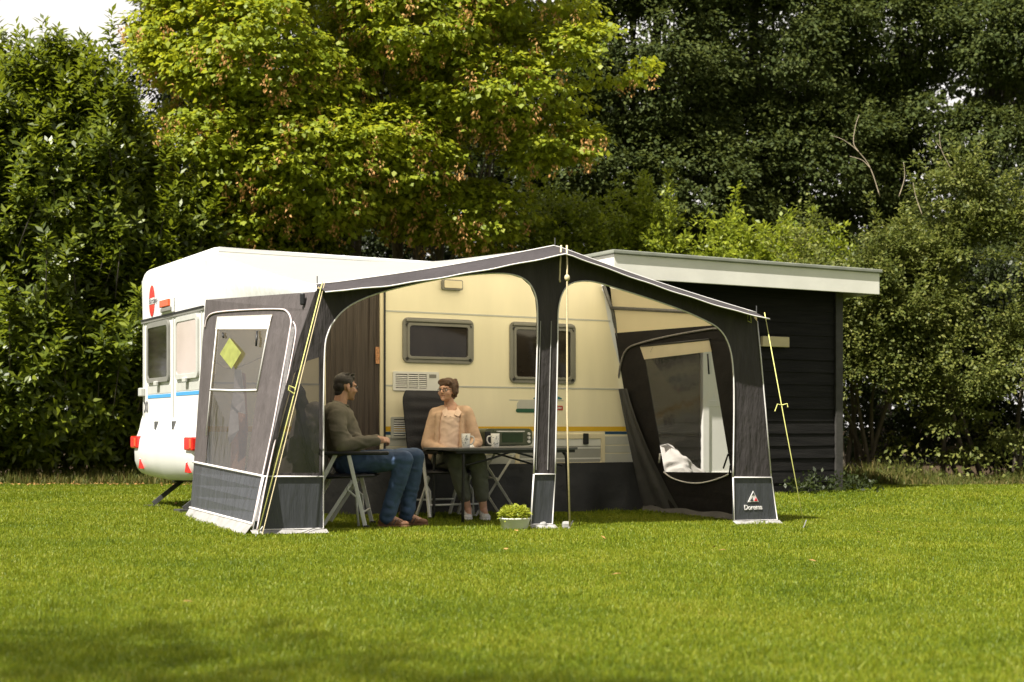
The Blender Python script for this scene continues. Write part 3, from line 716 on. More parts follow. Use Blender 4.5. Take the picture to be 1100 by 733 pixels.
# emblem on the right leg
ex, ez = fw(808.8, 536); tri_s = .108
def T2(x, z): return (ex+x*tri_s, ez+z*tri_s)
lo_ = MB().slab(FS(.006), FS(.001), [T2(-.62, -.28), T2(0, .72), T2(.62, -.28)], [[T2(-.42, -.2), T2(-.02, .2), T2(-.02, -.2)]]).build('emblem', M['pipe'], lg)
MB().slab(FS(.009), FS(.004), [T2(.1, -.2), T2(.3, .12), T2(.5, -.2)]).build('emblem_patch', M['logo_red'], lo_)
MB().slab(FS(.009), FS(.004), [T2(-.18, .34), T2(0, .58), T2(.18, .34)]).build('emblem_patch', M['fab_low'], lo_)
MB().slab(FS(.009), FS(.004), [T2(-.32, -.2), T2(-.14, .06), T2(.04, -.2)]).build('emblem_patch', M['fab_low'], lo_)
def frontM(a, z, off):
    m4 = Matrix.Identity(4); ex_ = L(1, 0, 0)-L(0, 0, 0); en = L(0, 1, 0)-L(0, 0, 0); p = L(a, VF+off, z)
    for r in range(3): m4[r][0] = ex_[r]; m4[r][1] = (0, 0, 1)[r]; m4[r][2] = en[r]; m4[r][3] = p[r]
    return m4
lettering('emblem_lettering', 'Dorema', .068, frontM(ex, ez-.085, .004), M['pipe'], lo_, .002, bold=.0015)
lettering('emblem_small_lettering', 'since 1960' if False else 'AWNING', .02, frontM(ex, ez-.135, .004), M['mud'], lo_, .001) if False else None
# ---- right wall, gable and its window
rRt, rFt = (4.66, .035, 1.905), (4.90, VF-.02, 1.90); rRb, rFb = (5.03, .05), (5.12, VF-.02)
def rightS(u, v):
    b = L(rRb[0]+(rFb[0]-rRb[0])*u, rRb[1]+(rFb[1]-rRb[1])*u, 0); b.z = gz(b.x, b.y)
    t = L(rRt[0]+(rFt[0]-rRt[0])*u, rRt[1]+(rFt[1]-rRt[1])*u, rRt[2]+(rFt[2]-rRt[2])*u); return b.lerp(t, v)
ru = lambda *ps: [uv_of(x, y, rightS) for x, y in ps]
rwin = ru((690, 372), (762, 365), (785.5, 508), (714, 507))
sq = dense((0, .0), (1, .0), 10)+dense((1, 0), (1, 1), 10)+dense((1, 1), (0, 1), 10)+dense((0, 1), (0, 0), 10)
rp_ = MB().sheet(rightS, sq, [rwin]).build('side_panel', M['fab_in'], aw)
sI = 1 if (offS(rightS, .1)(.5, .5)-L(2.5, 1, 1)).length < (rightS(.5, .5)-L(2.5, 1, 1)).length else -1
rightI = lambda d: offS(rightS, d*sI)
MB().sheet(rightI(-.004), rwin).build('window_film', M['film_clear'], rp_)
MB().sheet(rightI(.02), ru((689, 372.5), (763, 365.5), (766, 377.5), (693.5, 386))).build('window_blind', M['flap_in'], rp_)
RI = rightI(.012)
ptube(RI, ru((690, 372), (763, 364.5)), .014, 'blind_roll', M['black'], rp_)
ptube(RI, ru((714, 507), (722, 513), (735, 517.5), (750, 519), (765, 516.5), (778, 512), (784, 509)), .008, 'blind_cord', M['pipe'], rp_, True)
ptube(RI, ru((665, 408), (668, 390), (673, 377), (684, 370), (720, 361), (768, 353), (776, 356)), .012, 'zip_piping', M['zip'], rp_, True)
ptube(RI, ru((710, 487), (709, 497)), .010, 'toggle', M['pipe'], rp_)
for a, b in (((761, 380), (762.5, 402)), ((783, 488), (778, 503)), ((785.5, 500), (784, 512)), ((703, 372), (700, 378))): ptube(RI, ru(a, b), .009, 'strap', M['black'], rp_)
def rgS(u, v):
    t = roofS(1, u); b = rightS(u, 1); r = b.lerp(t, v); return r
MB().grid(rgS, 20, 6).build('gable_panel', M['gable_warm_light'], aw, smooth=True)
flS = lambda u, v: L(4.72+.33*(1-v)+.02+.03*u, .06+(.12+.55*(1-v)**1.5)*u+.012*math.sin(u*11+2)*(1-v), zg(5, .3)+.02+1.35*v)-(L(1, 0, 0)-L(0, 0, 0))*(.05+.010*math.sin(u*13+v*3))
MB().grid(flS, 24, 12).build('rear_flap', M['flapcloth'], aw, smooth=True)
mS = lambda u, v: rightI(.02)(u, .0)+Vector((0, 0, .07*v*(1+.15*math.sin(u*23)))) - (L(1, 0, 0)-L(0, 0, 0))*(.06*(1-v)+.012*math.sin(u*13)*(1-v))
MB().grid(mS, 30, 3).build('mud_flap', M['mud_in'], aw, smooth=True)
# ---- pole frame
def pole(pts, r=.016): return MB().tube(pts, r, 8).build('pole', M['steel'], aw, smooth=True)
pole([L(4.60, .05, 2.18), L(4.75, 1.1, 2.075), L(4.88, VF-.06, 1.97)], .020)
pole([L(4.50, .05, 2.42), L(4.615, .055, 2.15), L(4.70, .06, 1.82), L(4.83, .06, 1.45), L(4.94, .06, 1.0), L(4.99, .06, .6), L(5.02, .06, zg(5.02, .06))], .020)
pole([L(.02, .05, 2.45), L(.14, 1.1, 2.2), L(.27, VF-.06, 1.99)], .016)
pole([L(2.35, .05, 2.50), L(2.557, VF-.06, 2.45)], .016)
pole([L(LT[0]+.02, VF-.05, LT[1]-.04), L(PK[0], VF-.05, PK[1]-.05)], .014); pole([L(PK[0], VF-.05, PK[1]-.05), L(RT[0]-.02, VF-.05, RT[1]-.04)], .014)
pole([L(PK[0], VF-.05, PK[1]-.05), L(2.49, VF-.05, zg(2.5))], .016)
pole([L(RT[0]-.02, VF-.06, RT[1]-.04), L(5.08, VF-.06, zg(5.08))], .014); pole([L(LT[0]+.02, VF-.06, LT[1]-.05), L(-.29, VF-.06, zg(-.29))], .014)
cf = L(2.53, VF+.02, 0); cf.z = gz(cf.x, cf.y)
MB().box(cf+Vector((.10, -.02, .035)), (.08, .09, .07)).build('pole_foot', M['mud'], aw, bevel=.02); MB().box(cf+Vector((-.12, -.02, .035)), (.08, .08, .07)).build('pole_foot', M['mud'], aw, bevel=.02)
for a, zt in ((LT[0]-.01, LT[1]), (PK[0], PK[1]), (RT[0], RT[1])):
    MB().tube([L(a, VF-.03, zt-.02), L(a, VF-.03, zt+.075)], .005, 6).build('pole_spike', M['steel'], aw)
ptb = leftS(.93, .97)
MB().box(ptb+Vector((-.02, -.03, 0)), (.04, .04, .10)).build('buckle', M['black'], aw, bevel=.01)
# draught skirt along the caravan
skS = lambda u, v: L(.02+4.98*u, .035+.05*(1-v)**1.3*(1+.9*math.sin(u*26)+.5*math.sin(u*61)), (lambda g_: g_+(.47-g_)*v)(zg(5*u, .05)+.01))
sk = MB().grid(skS, 150, 12).build('draught_skirt', M['skirt'], None, smooth=True)
tag(sk, 'dark cloth skirt closing the gap under the caravan side', 'draught skirt')
# guy ropes
def rope(name, pts, r, mt, label, peg):
    o = MB().tube(pts, r, 6).build(name, mt, None, smooth=True); tag(o, label, 'guy rope', 'guy ropes of the awning')
    MB().tube([peg+Vector((-.02, -.03, -.02)), peg+Vector((.03, .05, .06))], .006, 6).build('ground_peg', M['peg'], o)
    return o
tl = L(LT[0], VF+.06, LT[1]+.02); gl = P(277, 576, 11.25); gl.z = gz(gl.x, gl.y)+.02
mid = tl.lerp(gl, .43)
lr = rope('guy_rope', [tl, tl.lerp(gl, .5)+Vector((0, 0, -.01)), gl], .0048, M['rope_y'], 'yellow guy rope running down the left front corner of the awning', gl)
MB().tube([mid+Vector((-.0, -.02, 0)), mid+Vector((-.045, -.03, .02)), mid+Vector((-.05, -.03, -.015)), mid+Vector((-.015, -.02, -.04))], .0055, 6).build('slider', M['rope_y'], lr)
MB().tube([tl+Vector((.02, 0, 0)), gl+Vector((.035, 0, .0))], .004, 6).build('second_strand', M['rope_w'], lr)
pk = L(PK[0]+.02, VF+.14, PK[1]-.01); gc = P(612, 571, 12.75); gc.z = gz(gc.x, gc.y)+.02
kn = pk.lerp(gc, .115)
rc_ = rope('guy_rope', [pk, kn, pk.lerp(gc, .6)+Vector((-.012, 0, -.02)), gc], .0085, M['rope_w'], 'buff guy rope hanging from the awning peak past the centre leg', gc)
MB().ell(kn, (.025, .02, .03)).build('knot', M['rope_w'], rc_, smooth=True)
MB().tube([pk+Vector((-.05, .0, .0)), pk+Vector((-.06, .0, -.18)), pk+Vector((-.065, .0, -.31)), pk+Vector((-.06, -.01, -.33))], .008, 6).build('loose_end', M['rope_w'], rc_, smooth=True)
rt = L(RT[0]+.01, VF+.08, RT[1]); gr = P(864, 563, 13.55); gr.z = gz(gr.x, gr.y)+.02
kn = rt.lerp(gr, .44)
rr_ = rope('guy_rope', [rt, rt.lerp(gr, .5)+Vector((0, 0, -.01)), gr], .0045, M['rope_y'], 'yellow guy rope stretched from the right front corner to the grass', gr)
MB().tube([kn+Vector((-.07, -.02, -.06)), kn+Vector((-.045, -.02, .01)), kn, kn+Vector((.05, -.02, .015)), kn+Vector((.055, -.02, -.02))], .005, 6).build('slider', M['rope_y'], rr_)
MB().tube([rt+Vector((-.16, 0, .02)), rt+Vector((-.17, 0, -.08)), rt+Vector((-.13, 0, -.10)), rt+Vector((-.14, 0, .0))], .005, 6).build('loose_end', M['rope_y'], rr_)
# towels drying on a line inside the left window
ln = [L(.06, .04, 1.50), L(.07, .70, 1.40), L(.14, VF-.06, 1.62)]
tl_ = MB().tube(smoothline([tuple(p) for p in ln], 8), .004, 5).build('drying_line', M['rope_w'], None)
tag(tl_, 'thin cord strung inside the left side window for drying', 'line')
def cloth(px0, px1, y0, y1, D, mt, name, label, pts):
    S0 = lambda x, y: P(x, y, D)+Vector((0, .02*math.sin(x*.9), 0)); S1 = lambda x, y: P(x, y, D)+Vector((0, .012+.02*math.sin(x*.9), 0))
    o = MB().slab(S0, S1, pts).build(name, mt, None); tag(o, label, 'towel'); return o
cloth(0, 0, 0, 0, 12.92, M['towel'], 'towel', 'white patterned tea towel hanging behind the left awning window', [(252, 395), (259, 398), (263, 430), (264, 445), (256, 443), (257, 462), (246, 478), (244.5, 470), (247, 442), (251, 420)])
cloth(0, 0, 0, 0, 13.02, M['tan_cloth'], 'towel', 'tan bath towel hanging below the white towel behind the left window', [(256, 398), (264, 402), (266, 460), (263, 506), (247, 504), (249, 465), (254, 430)])
# ------------------------------------------------------------------ shed behind
NS = -1.2; SA0, SA1 = 5.55, 9.12
c = L(7.3, NS-1.6, 0)
shed = thing('shed', 'black weatherboarded shed with flat roof and wide white fascia', 'shed', (c.x, c.y, 0), TH)
m = MB(); zb = -.03; nb = 17; hb = (2.72-zb)/nb
def board_row(m, z0, z1, gap=None):
    segs = [(SA0, SA1)] if gap is None else [(SA0, gap[0]), (gap[1], SA1)]
    for a0, a1 in segs:
        j0, j1 = rng.normal(0, .003, 2)
        m.add([L(a0, NS+.022+j0, z0), L(a1, NS+.022+j1, z0), L(a1, NS+.008, z1), L(a0, NS+.008, z1), L(a0, NS-.01, z0), L(a1, NS-.01, z0), L(a1, NS-.01, z1), L(a0, NS-.01, z1)],
              [(0, 1, 2, 3), (4, 5, 6, 7), (0, 1, 5, 4), (2, 3, 7, 6), (1, 2, 6, 5), (0, 3, 7, 4)])
for i in range(nb):
    z0 = zb+i*hb; board_row(m, z0, z0+hb+.006, (6.78, 7.72) if z0 < 2.0 else None)
m.build('weatherboard', M['shed'], shed)
m = MB()
for i in range(nb):
    z0 = zb+i*hb
    m.add([L(SA1+.02, NS-.01, z0), L(SA1+.02, NS-3.2, z0), L(SA1, NS-3.2, z0+hb+.005), L(SA1, NS-.01, z0+hb+.005), L(SA0-.02, NS-.01, z0), L(SA0-.02, NS-3.2, z0), L(SA0, NS-3.2, z0+hb+.005), L(SA0, NS-.01, z0+hb+.005)], [(0, 1, 2, 3), (4, 5, 6, 7)])
m.lbox(SA0+.01, SA1-.01, NS-3.2, NS-3.15, zb, 2.7)
m.build('side_boarding', M['shed'], shed)
MB().lbox(SA1-.09, SA1+.035, NS+.012, NS+.045, zb, 2.66).lbox(SA1+.012, SA1+.04, NS-.10, NS+.012, zb, 2.66).build('corner_board', M['shed_trim'], shed, bevel=.004)
MB().lbox(SA0-.03, SA0+.09, NS+.012, NS+.045, zb, 2.66).build('corner_board', M['shed_trim'], shed, bevel=.004)
RA0, RA1, RN0, RN1 = 5.2, 9.45, NS-3.4, NS+.42
MB().lbox(RA0, RA1, RN1-.028, RN1, 2.625, 2.905).lbox(RA0, RA0+.028, RN0, RN1-.03, 2.625, 2.905).lbox(RA1-.028, RA1, RN0, RN1-.03, 2.625, 2.905).build('fascia', M['fascia'], shed, bevel=.004)
MB().lbox(RA0-.03, RA1+.03, RN0, RN1+.03, 2.908, 2.955).build('roof', M['roofing'], shed, bevel=.01)
MB().lbox(RA0+.03, RA1-.03, RN0, RN1-.03, 2.80, 2.83).build('soffit', M['shed'], shed)
for a in np.linspace(RA0+.35, RA1-.3, 7):
    MB().lbox(a-.03, a+.03, NS+.04, RN1-.031, 2.67, 2.795).build('rafter_end', M['rafter'], shed)
d = MB().lbox(6.80, 6.90, NS-.01, NS+.05, zb, 2.0).lbox(7.60, 7.70, NS-.01, NS+.05, zb, 2.0).lbox(6.90, 7.60, NS-.01, NS+.05, 1.9, 2.0).build('door_frame', M['white'], shed, bevel=.005)
dd = MB().lbox(6.905, 7.595, NS-.01, NS+.022, zb+.03, 1.895).build('door', M['white'], d)
MB().lbox(6.91, 7.59, NS+.02, NS+.03, 1.12, 1.20).lbox(6.91, 7.59, NS+.02, NS+.03, .12, .30).build('rail', M['white'], dd, bevel=.004)
MB().tube([L(7.5, NS+.02, 1.0), L(7.5, NS+.08, 1.0), L(7.40, NS+.08, 1.0)], .010, 8).build('handle', M['steel'], dd)
a0, z1 = on_nu(815, 361.5, NS); a1, _ = on_nu(843.5, 367, NS); z0 = on_nu(829, 373, NS)[1]
MB().lbox(a0, a1, NS+.03, NS+.085, z0, z1).build('wall_plank', M['board_cream'], shed, bevel=.006)
# tarpaulin-covered heap
hc = P(726, 500, 17.3); hc.z = 0
m = MB(); n1, n2 = 90, 44; vs_ = []; fs_ = []
hr = np.random.default_rng(5); ph = hr.random(12)*6.28
for j in range(n2+1):
    v = j/n2
    for i in range(n1):
        a = 2*math.pi*i/n1
        prof_r = .52*(1-v**2.2)**.55*(1+.10*math.sin(3*a+ph[0]+3*v)+.07*math.sin(7*a+ph[1]-4*v)+.04*math.sin(13*a+9*v))
        hgt = .68*v+ .05*math.sin(2*a+ph[2])*v
        x = prof_r*math.cos(a); y = prof_r*math.sin(a)*.7
        z = hgt-.18*(x+.45)*v+.03*math.sin(9*x+5*y+ph[3])
        vs_.append(hc+Vector((x-.10*v, y, max(z, 0))))
for j in range(n2):
    for i in range(n1):
        fs_.append((j*n1+i, j*n1+(i+1) % n1, (j+1)*n1+(i+1) % n1, (j+1)*n1+i))
fs_.append(tuple(n2*n1+i for i in range(n1)))
tp = m.add(vs_, fs_).build('tarpaulin', M['tarp'], None, smooth=True); wrinkle(tp, .045, 3.2, (1, 1, 1.4), 8); wrinkle(tp, .014, 9, (1, 1, 1.4), 9)
tag(tp, 'crumpled grey white tarpaulin over a heap seen through the right window', 'tarpaulin')

# ------------------------------------------------------------------ chairs
def recliner(name, label, loc, rotz, back_tilt=14, group=None):
    t = thing(name, label, 'chair', loc, rotz, group)
    Mw = wmat(t); X = lambda x, y, z: Mw @ Vector((x, y, z))
    Mr = Matrix.Rotation(rotz, 3, 'Z')
    def bld(mb, *a, **k): mb.v = [Mw @ v for v in mb.v]; return mb.build(*a, **k)
    hw = .29
    m = MB(); S0 = lambda u, v: Vector((-.25+.5*u, -.22+.50*v, .455+.022*math.sin(math.pi*u)**.6*math.sin(math.pi*v)**.6-.012*math.sin(v*6*math.pi)**2+.02*v))
    m.grid(S0, 14, 24); m.grid(lambda u, v: Vector((-.25+.5*u, -.22+.50*v, .425+.02*v)), 14, 24)
    bld(m, 'seat', M['chairfab'], t, smooth=True)
    bt = R(back_tilt); by = lambda h: -.24-math.sin(bt)*h; bz = lambda h: .45+math.cos(bt)*h
    m = MB(); nrm = Vector((0, math.cos(bt), math.sin(bt)))
    def bS(s):
        def f(u, v):
            h = .84*v; wd = .262-.045*(max(0, v-.85)/.15)**2
            p = Vector((-wd+2*wd*u, by(h), bz(h)))
            return p+nrm*s*(.03+.012*math.sin(v*7*math.pi)**2)*min(1, 6*u+.2, 6*(1-u)+.2, 8*v+.2, 8*(1-v)+.2)
        return f
    m.grid(bS(1), 14, 36); m.grid(bS(-1), 14, 36); bld(m, 'backrest', M['chairfab'], t, smooth=True)
    m = MB()
    for s in (-1, 1): m.tube([(s*.235, -.22, .44), (s*.235, by(.4), bz(.4)), (s*.225, by(.72), bz(.72))], .011, 8)
    m.tube([(-.225, by(.72), bz(.72)), (-.19, by(.76), bz(.76)), (.19, by(.76), bz(.76)), (.225, by(.72), bz(.72))], .011, 8)
    bld(m, 'back_frame', M['black'], t, smooth=True)
    bld(MB().tube([(-.255, -.22, .44), (-.255, .29, .46), (.255, .29, .46), (.255, -.22, .44), (-.255, -.22, .44)], .013, 8), 'seat_frame', M['black'], t, smooth=True)
    for s in (-1, 1):
        m = MB().box((s*hw, .12, .655), (.055, .62, .032)); bld(m, 'armrest', M['black'], t, bevel=.012)
        m = MB().box((s*hw, .155, .315), (.022, .034, .66), Matrix.Rotation(R(13), 3, 'X')); bld(m, 'leg', M['alu'], t, bevel=.004)
        bld(MB().box((s*hw, .085+.15, .014), (.03, .05, .03)), 'foot', M['black'], t, bevel=.006)
        m = MB().box((s*(hw-.028), -.20, .325), (.022, .034, .72), Matrix.Rotation(R(-27), 3, 'X')); bld(m, 'leg', M['alu'], t, bevel=.004)
        m = MB().box((s*(hw-.055), -.02, .22), (.02, .03, .46), Matrix.Rotation(R(-33), 3, 'X')); bld(m, 'brace', M['alu'], t, bevel=.004)
        bld(MB().tube([(s*(hw-.05), .10, .42), (s*(hw-.05), .06, .34), (s*(hw-.05), .14, .27), (s*(hw-.05), .16, .02)], .011, 8), 'brace', M['alu'], t, smooth=True)
    m = MB().tube([(-hw, .20, .14), (hw, .20, .14)], .010, 8).tube([(-hw+.03, -.27, .17), (hw-.03, -.27, .17)], .010, 8); bld(m, 'crossbar', M['alu'], t, smooth=True)
    return t
mY = 12.66
recliner('recliner_chair', 'aluminium recliner camping chair the man in the sweater sits on', (-1.50, mY, gz(-1.5, mY)), R(-90), 12, 'camping recliner chairs')
wX, wY = -.67, 14.13
recliner('recliner_chair', 'high backed black recliner chair behind the woman in the cardigan', (wX, wY, gz(wX, wY)), R(180+32), 12, 'camping recliner chairs')

# ------------------------------------------------------------------ table, stand, oven, mugs, plant
tc_ = L(2.62, 1.05, 0); tg = gz(tc_.x, tc_.y); TZ = CAMH-(481.2-HY)/F*L(2.6, 1.42, 0).y
tb = thing('camping_table', 'black folding camping table with rounded bow legs and dark top', 'table', (tc_.x, tc_.y, tg), TH)
MB().slab(lambda a, n: L(a, n, TZ), lambda a, n: L(a, n, TZ-.022), rrect(1.93, 3.30, .72, 1.42, .04)).build('table_top', M['table'], tb, bevel=.006)
MB().lbox(1.96, 3.27, .75, .78, TZ-.05, TZ-.023).lbox(1.96, 3.27, 1.36, 1.39, TZ-.05, TZ-.023).build('apron', M['black'], tb)
def bow(a, lean):
    n0, n1 = .80, 1.40
    pts = [L(a+lean, n1, zg(a, n1)), L(a+lean*.3, n1, TZ-.14), L(a, n1-.02, TZ-.06), L(a, n1-.10, TZ-.03), L(a, n0+.10, TZ-.03), L(a, n0+.02, TZ-.06), L(a+lean*.3, n0, TZ-.14), L(a+lean, n0, zg(a, n0))]
    return MB().tube(smoothline([tuple(p) for p in pts], 5), .014, 10)
bow(2.03, -.01).build('leg', M['black'], tb, smooth=True); bow(3.15, .05).build('leg', M['black'], tb, smooth=True)
for n in (1.37, .83):
    MB().tube([L(2.04, n, TZ-.17), L(2.35, n, TZ-.10), L(2.57, n, TZ-.035), L(2.8, n, TZ-.09), L(3.14, n, TZ-.18)], .010, 8).build('brace', M['black'], tb, smooth=True)
# folding stand with crossed legs, oven on it
sc_l = (2.90, .38); sg = zg(*sc_l); sp = L(sc_l[0], sc_l[1], 0)
st = thing('folding_stand', 'grey folding stand on crossed legs behind the camping table', 'stand', (sp.x, sp.y, sg), TH)
SZ = .665
MB().lbox(2.58, 3.22, .16, .60, SZ-.022, SZ).build('stand_top', M['gel_dark'], st, bevel=.006)
for n in (.18, .58):
    for a0, a1 in ((2.60, 3.10), (3.10, 2.60)):
        p, q = L(a0, n+(.012 if a0 < a1 else -.012), SZ-.023), L(a1, n+(.012 if a0 < a1 else -.012), sg)
        MB().tube([p, q], .015, 4).build('leg', M['stand'], st)
MB().tube([L(2.60, .18, sg+.02), L(2.60, .58, sg+.02)], .011, 8).tube([L(3.10, .18, sg+.02), L(3.10, .58, sg+.02)], .011, 8).tube([L(2.85, .18, .34), L(2.85, .58, .34)], .009, 8).build('crossbar', M['stand'], st)
oa0, _ = on_nu(521, 470, .52); oa1, _ = on_nu(572, 470, .52); oz1 = on_nu(548, 460.5, .52)[1]
oc = L((oa0+oa1)/2, .36, 0)
ov = thing('camping_oven', 'olive green table oven with glass door on the folding stand', 'oven', (oc.x, oc.y, SZ), TH)
MB().slab(lambda a, z: L(a, .52, z), lambda a, z: L(a, .20, z), rrect(oa0, oa1, SZ+.004, oz1, .05)).build('casing', M['oven'], ov, bevel=.006)
dr_ = MB().slab(lambda a, z: L(a, .534, z), lambda a, z: L(a, .521, z), rrect(oa0+.10, oa1-.095, SZ+.018, oz1-.02, .015)).build('door', M['oven'], ov, bevel=.004)
MB().slab(lambda a, z: L(a, .538, z), lambda a, z: L(a, .530, z), rrect(oa0+.19, oa1-.125, SZ+.04, oz1-.045, .01)).build('window', M['oven_glass'], dr_)
MB().tube([L(oa0+.13, .536, oz1-.03), L(oa0+.13, .56, oz1-.03), L(oa1-.12, .56, oz1-.03), L(oa1-.12, .536, oz1-.03)], .006, 8).build('handle', M['alu'], dr_)
KM = Matrix.Rotation(TH, 3, 'Z') @ Matrix.Rotation(R(90), 3, 'X')
for z in (SZ+.045, SZ+.085, SZ+.125):
    MB().lathe([(.016, 0), (.014, .02), (0, .02)], L(oa1-.048, .52, z), 14, KM).build('knob', M['alu'], ov)
MB().lbox(oa0-.006, oa0+.06, .523, .535, SZ+.02, oz1-.03).build('side_vent', M['black'], ov, bevel=.004)
def mug(px, D, hs, label):
    p = P(px, 481, D); p.z = TZ+.001
    t = thing('mug', label, 'mug', p, 0, 'mugs on the camping table')
    h, r = .135, .044
    MB().lathe([(0, .002), (r*.82, 0), (r*.84, .004), (r, h), (r-.004, h), (r*.80, .01), (0, .008)], p, 28).build('cup', M['mug'], t, smooth=True)
    hx = hs
    MB().tube(smoothline([(p.x+hx*r*.86, p.y-.01, p.z+.108), (p.x+hx*(r+.026), p.y-.014, p.z+.104), (p.x+hx*(r+.034), p.y-.015, p.z+.07), (p.x+hx*(r+.018), p.y-.013, p.z+.038), (p.x+hx*r*.82, p.y-.01, p.z+.03)], 5), .0065, 8).build('handle', M['mug'], t, smooth=True)
    rr = np.random.default_rng(int(px)); q = MB()
    for i in range(16):
        a = rr.uniform(-2.8, -.3); z = rr.uniform(.02, .12); rad = r*.84+(r*.16)*(z/h)+.0012
        s = rr.uniform(.004, .009); c_ = p+Vector((rad*math.cos(a), rad*math.sin(a), z)); e1 = Vector((-math.sin(a), math.cos(a), 0)); e2 = Vector((0, 0, 1)); th = rr.uniform(0, 3)
        f1 = e1*math.cos(th)+e2*math.sin(th); f2 = e2*math.cos(th)-e1*math.sin(th)
        q.add([c_-f1*s*1.5, c_-f2*s*.5, c_+f1*s*1.5, c_+f2*s*.5], [(0, 1, 2, 3)])
    q.build('printed_pattern', M['mugdeco'], t)
mug(500.5, L(2.25, 1.15, 0).y, 1, 'white patterned mug on the table in front of the woman')
mug(532, L(2.55, 1.1, 0).y, -1, 'white patterned mug on the table in front of the oven')
# plant bowl
pc = P(553, 569, 12.62); pc.z = gz(pc.x, pc.y)
pt = thing('plant_bowl', 'white bowl planter with yellow green herb beside the centre leg', 'plant', pc)
MB().lathe([(0, .0), (.105, .0), (.114, .008), (.136, .098), (.146, .106), (.138, .110), (.126, .085), (0, .08)], pc, 32).build('bowl', M['pot'], pt, smooth=True)
MB().lathe([(0, .084), (.124, .087), (.1, .094), (0, .098)], pc, 20).build('soil', mat('potting soil', (.03, .02, .012), .95, .3, 30), pt)
def leaf_arrays(C, D_, N, Ln, Wd, fold=.12, curl=0.0):
    """rhombic leaves: C base points, D_ directions, N normals (all k x 3)"""
    D_ = D_/np.linalg.norm(D_, axis=1, keepdims=True)
    S = np.cross(D_, N); S /= np.maximum(np.linalg.norm(S, axis=1, keepdims=True), 1e-6); Nn = np.cross(S, D_)
    Ln = np.asarray(Ln).reshape(-1, 1); Wd = np.asarray(Wd).reshape(-1, 1)
    mid = C+D_*Ln*.45
    a = C; b = mid+S*Wd*.5+Nn*Wd*fold; c_ = C+D_*Ln-Nn*Ln*curl; d_ = mid-S*Wd*.5+Nn*Wd*fold
    V = np.stack([a, b, c_, d_], 1).reshape(-1, 3); Q = np.arange(len(C)*4).reshape(-1, 4); return V, Q
def leaves_obj(name, C, D_, N, Ln, Wd, mt, parent, fold=.12, curl=.0):
    V, Q = leaf_arrays(C, D_, N, Ln, Wd, fold, curl); return place(name, fast_mesh(name, V, Q), mt, parent)
r_ = np.random.default_rng(3); k = 420
ph_ = r_.random(k)*6.28; rr = .125*np.sqrt(r_.random(k)); hh = .105+.115*r_.random(k)*(1-(rr/.17)**2)
C = np.array(pc)+np.stack([rr*np.cos(ph_), rr*np.sin(ph_), hh], 1)
D_ = np.stack([np.cos(ph_), np.sin(ph_), r_.uniform(-.2, .9, k)], 1)+r_.normal(0, .35, (k, 3)); N = np.stack([r_.normal(0, .3, k), r_.normal(0, .3, k), np.ones(k)], 1)
M['herb'] = leafmat('herb leaf', [(.1, (.13, .21, .015)), (.55, (.30, .33, .03)), (.9, (.42, .40, .06))], .5, (.5, .55, .05), .35)
leaves_obj('foliage', C, D_, N, r_.uniform(.036, .058, k), r_.uniform(.02, .034, k), M['herb'], pt)
# ------------------------------------------------------------------ people
def arm_chain(mb, pts, rs, seg=14):
    for (p, q), (a, b) in zip(zip(pts, pts[1:]), zip(rs, rs[1:])): mb.capsule(p, a, q, b, seg)
def frame(fwd, up=(0, 0, 1)):
    f = Vector(fwd).normalized(); r = f.cross(Vector(up)).normalized(); u = r.cross(f)
    return Matrix((r, f, u)).transposed()            # columns: right, forward, up
def head(mb, c, Mh, s=1.0, fem=False):
    """head prims: Mh columns = right, forward, up; c = head centre (ear level)"""
    T = lambda x, y, z: c+Mh @ Vector((x*s, y*s, z*s))
    e = lambda p, r, M2=None: mb.ell(T(*p), tuple(q*s for q in r), Mh if M2 is None else Mh @ M2)
    e((0, -.012, .035), (.074, .092, .083)); e((0, .030, -.020), (.062, .062, .080)); e((0, .048, -.062), (.045, .038, .036))
    e((0, .072, -.084), (.022, .018, .018)); e((0, .070, .030), (.055, .025, .018))
    for sx in (-1, 1):
        e((sx*.043, .058, -.022), (.025, .026, .026)); e((sx*.074, -.008, -.008), (.010, .020, .032), Matrix.Rotation(sx*R(15), 3, 'Z'))
        e((sx*.032, .066, -.045), (.018, .014, .014))
    mb.capsule(T(0, .088, .018), .008*s, T(0, .108, -.018), .013*s, 10)
    for sx in (-1, 1): e((sx*.011, .098, -.022), (.009, .010, .008))
    e((0, .080, -.048), (.022, .010, .006)); e((0, .078, -.058), (.019, .010, .006))
    mb.capsule(T(0, -.03, -.05), .056*s*(.86 if fem else 1), T(0, -.048, -.16), .060*s*(.86 if fem else 1), 14)
    return T
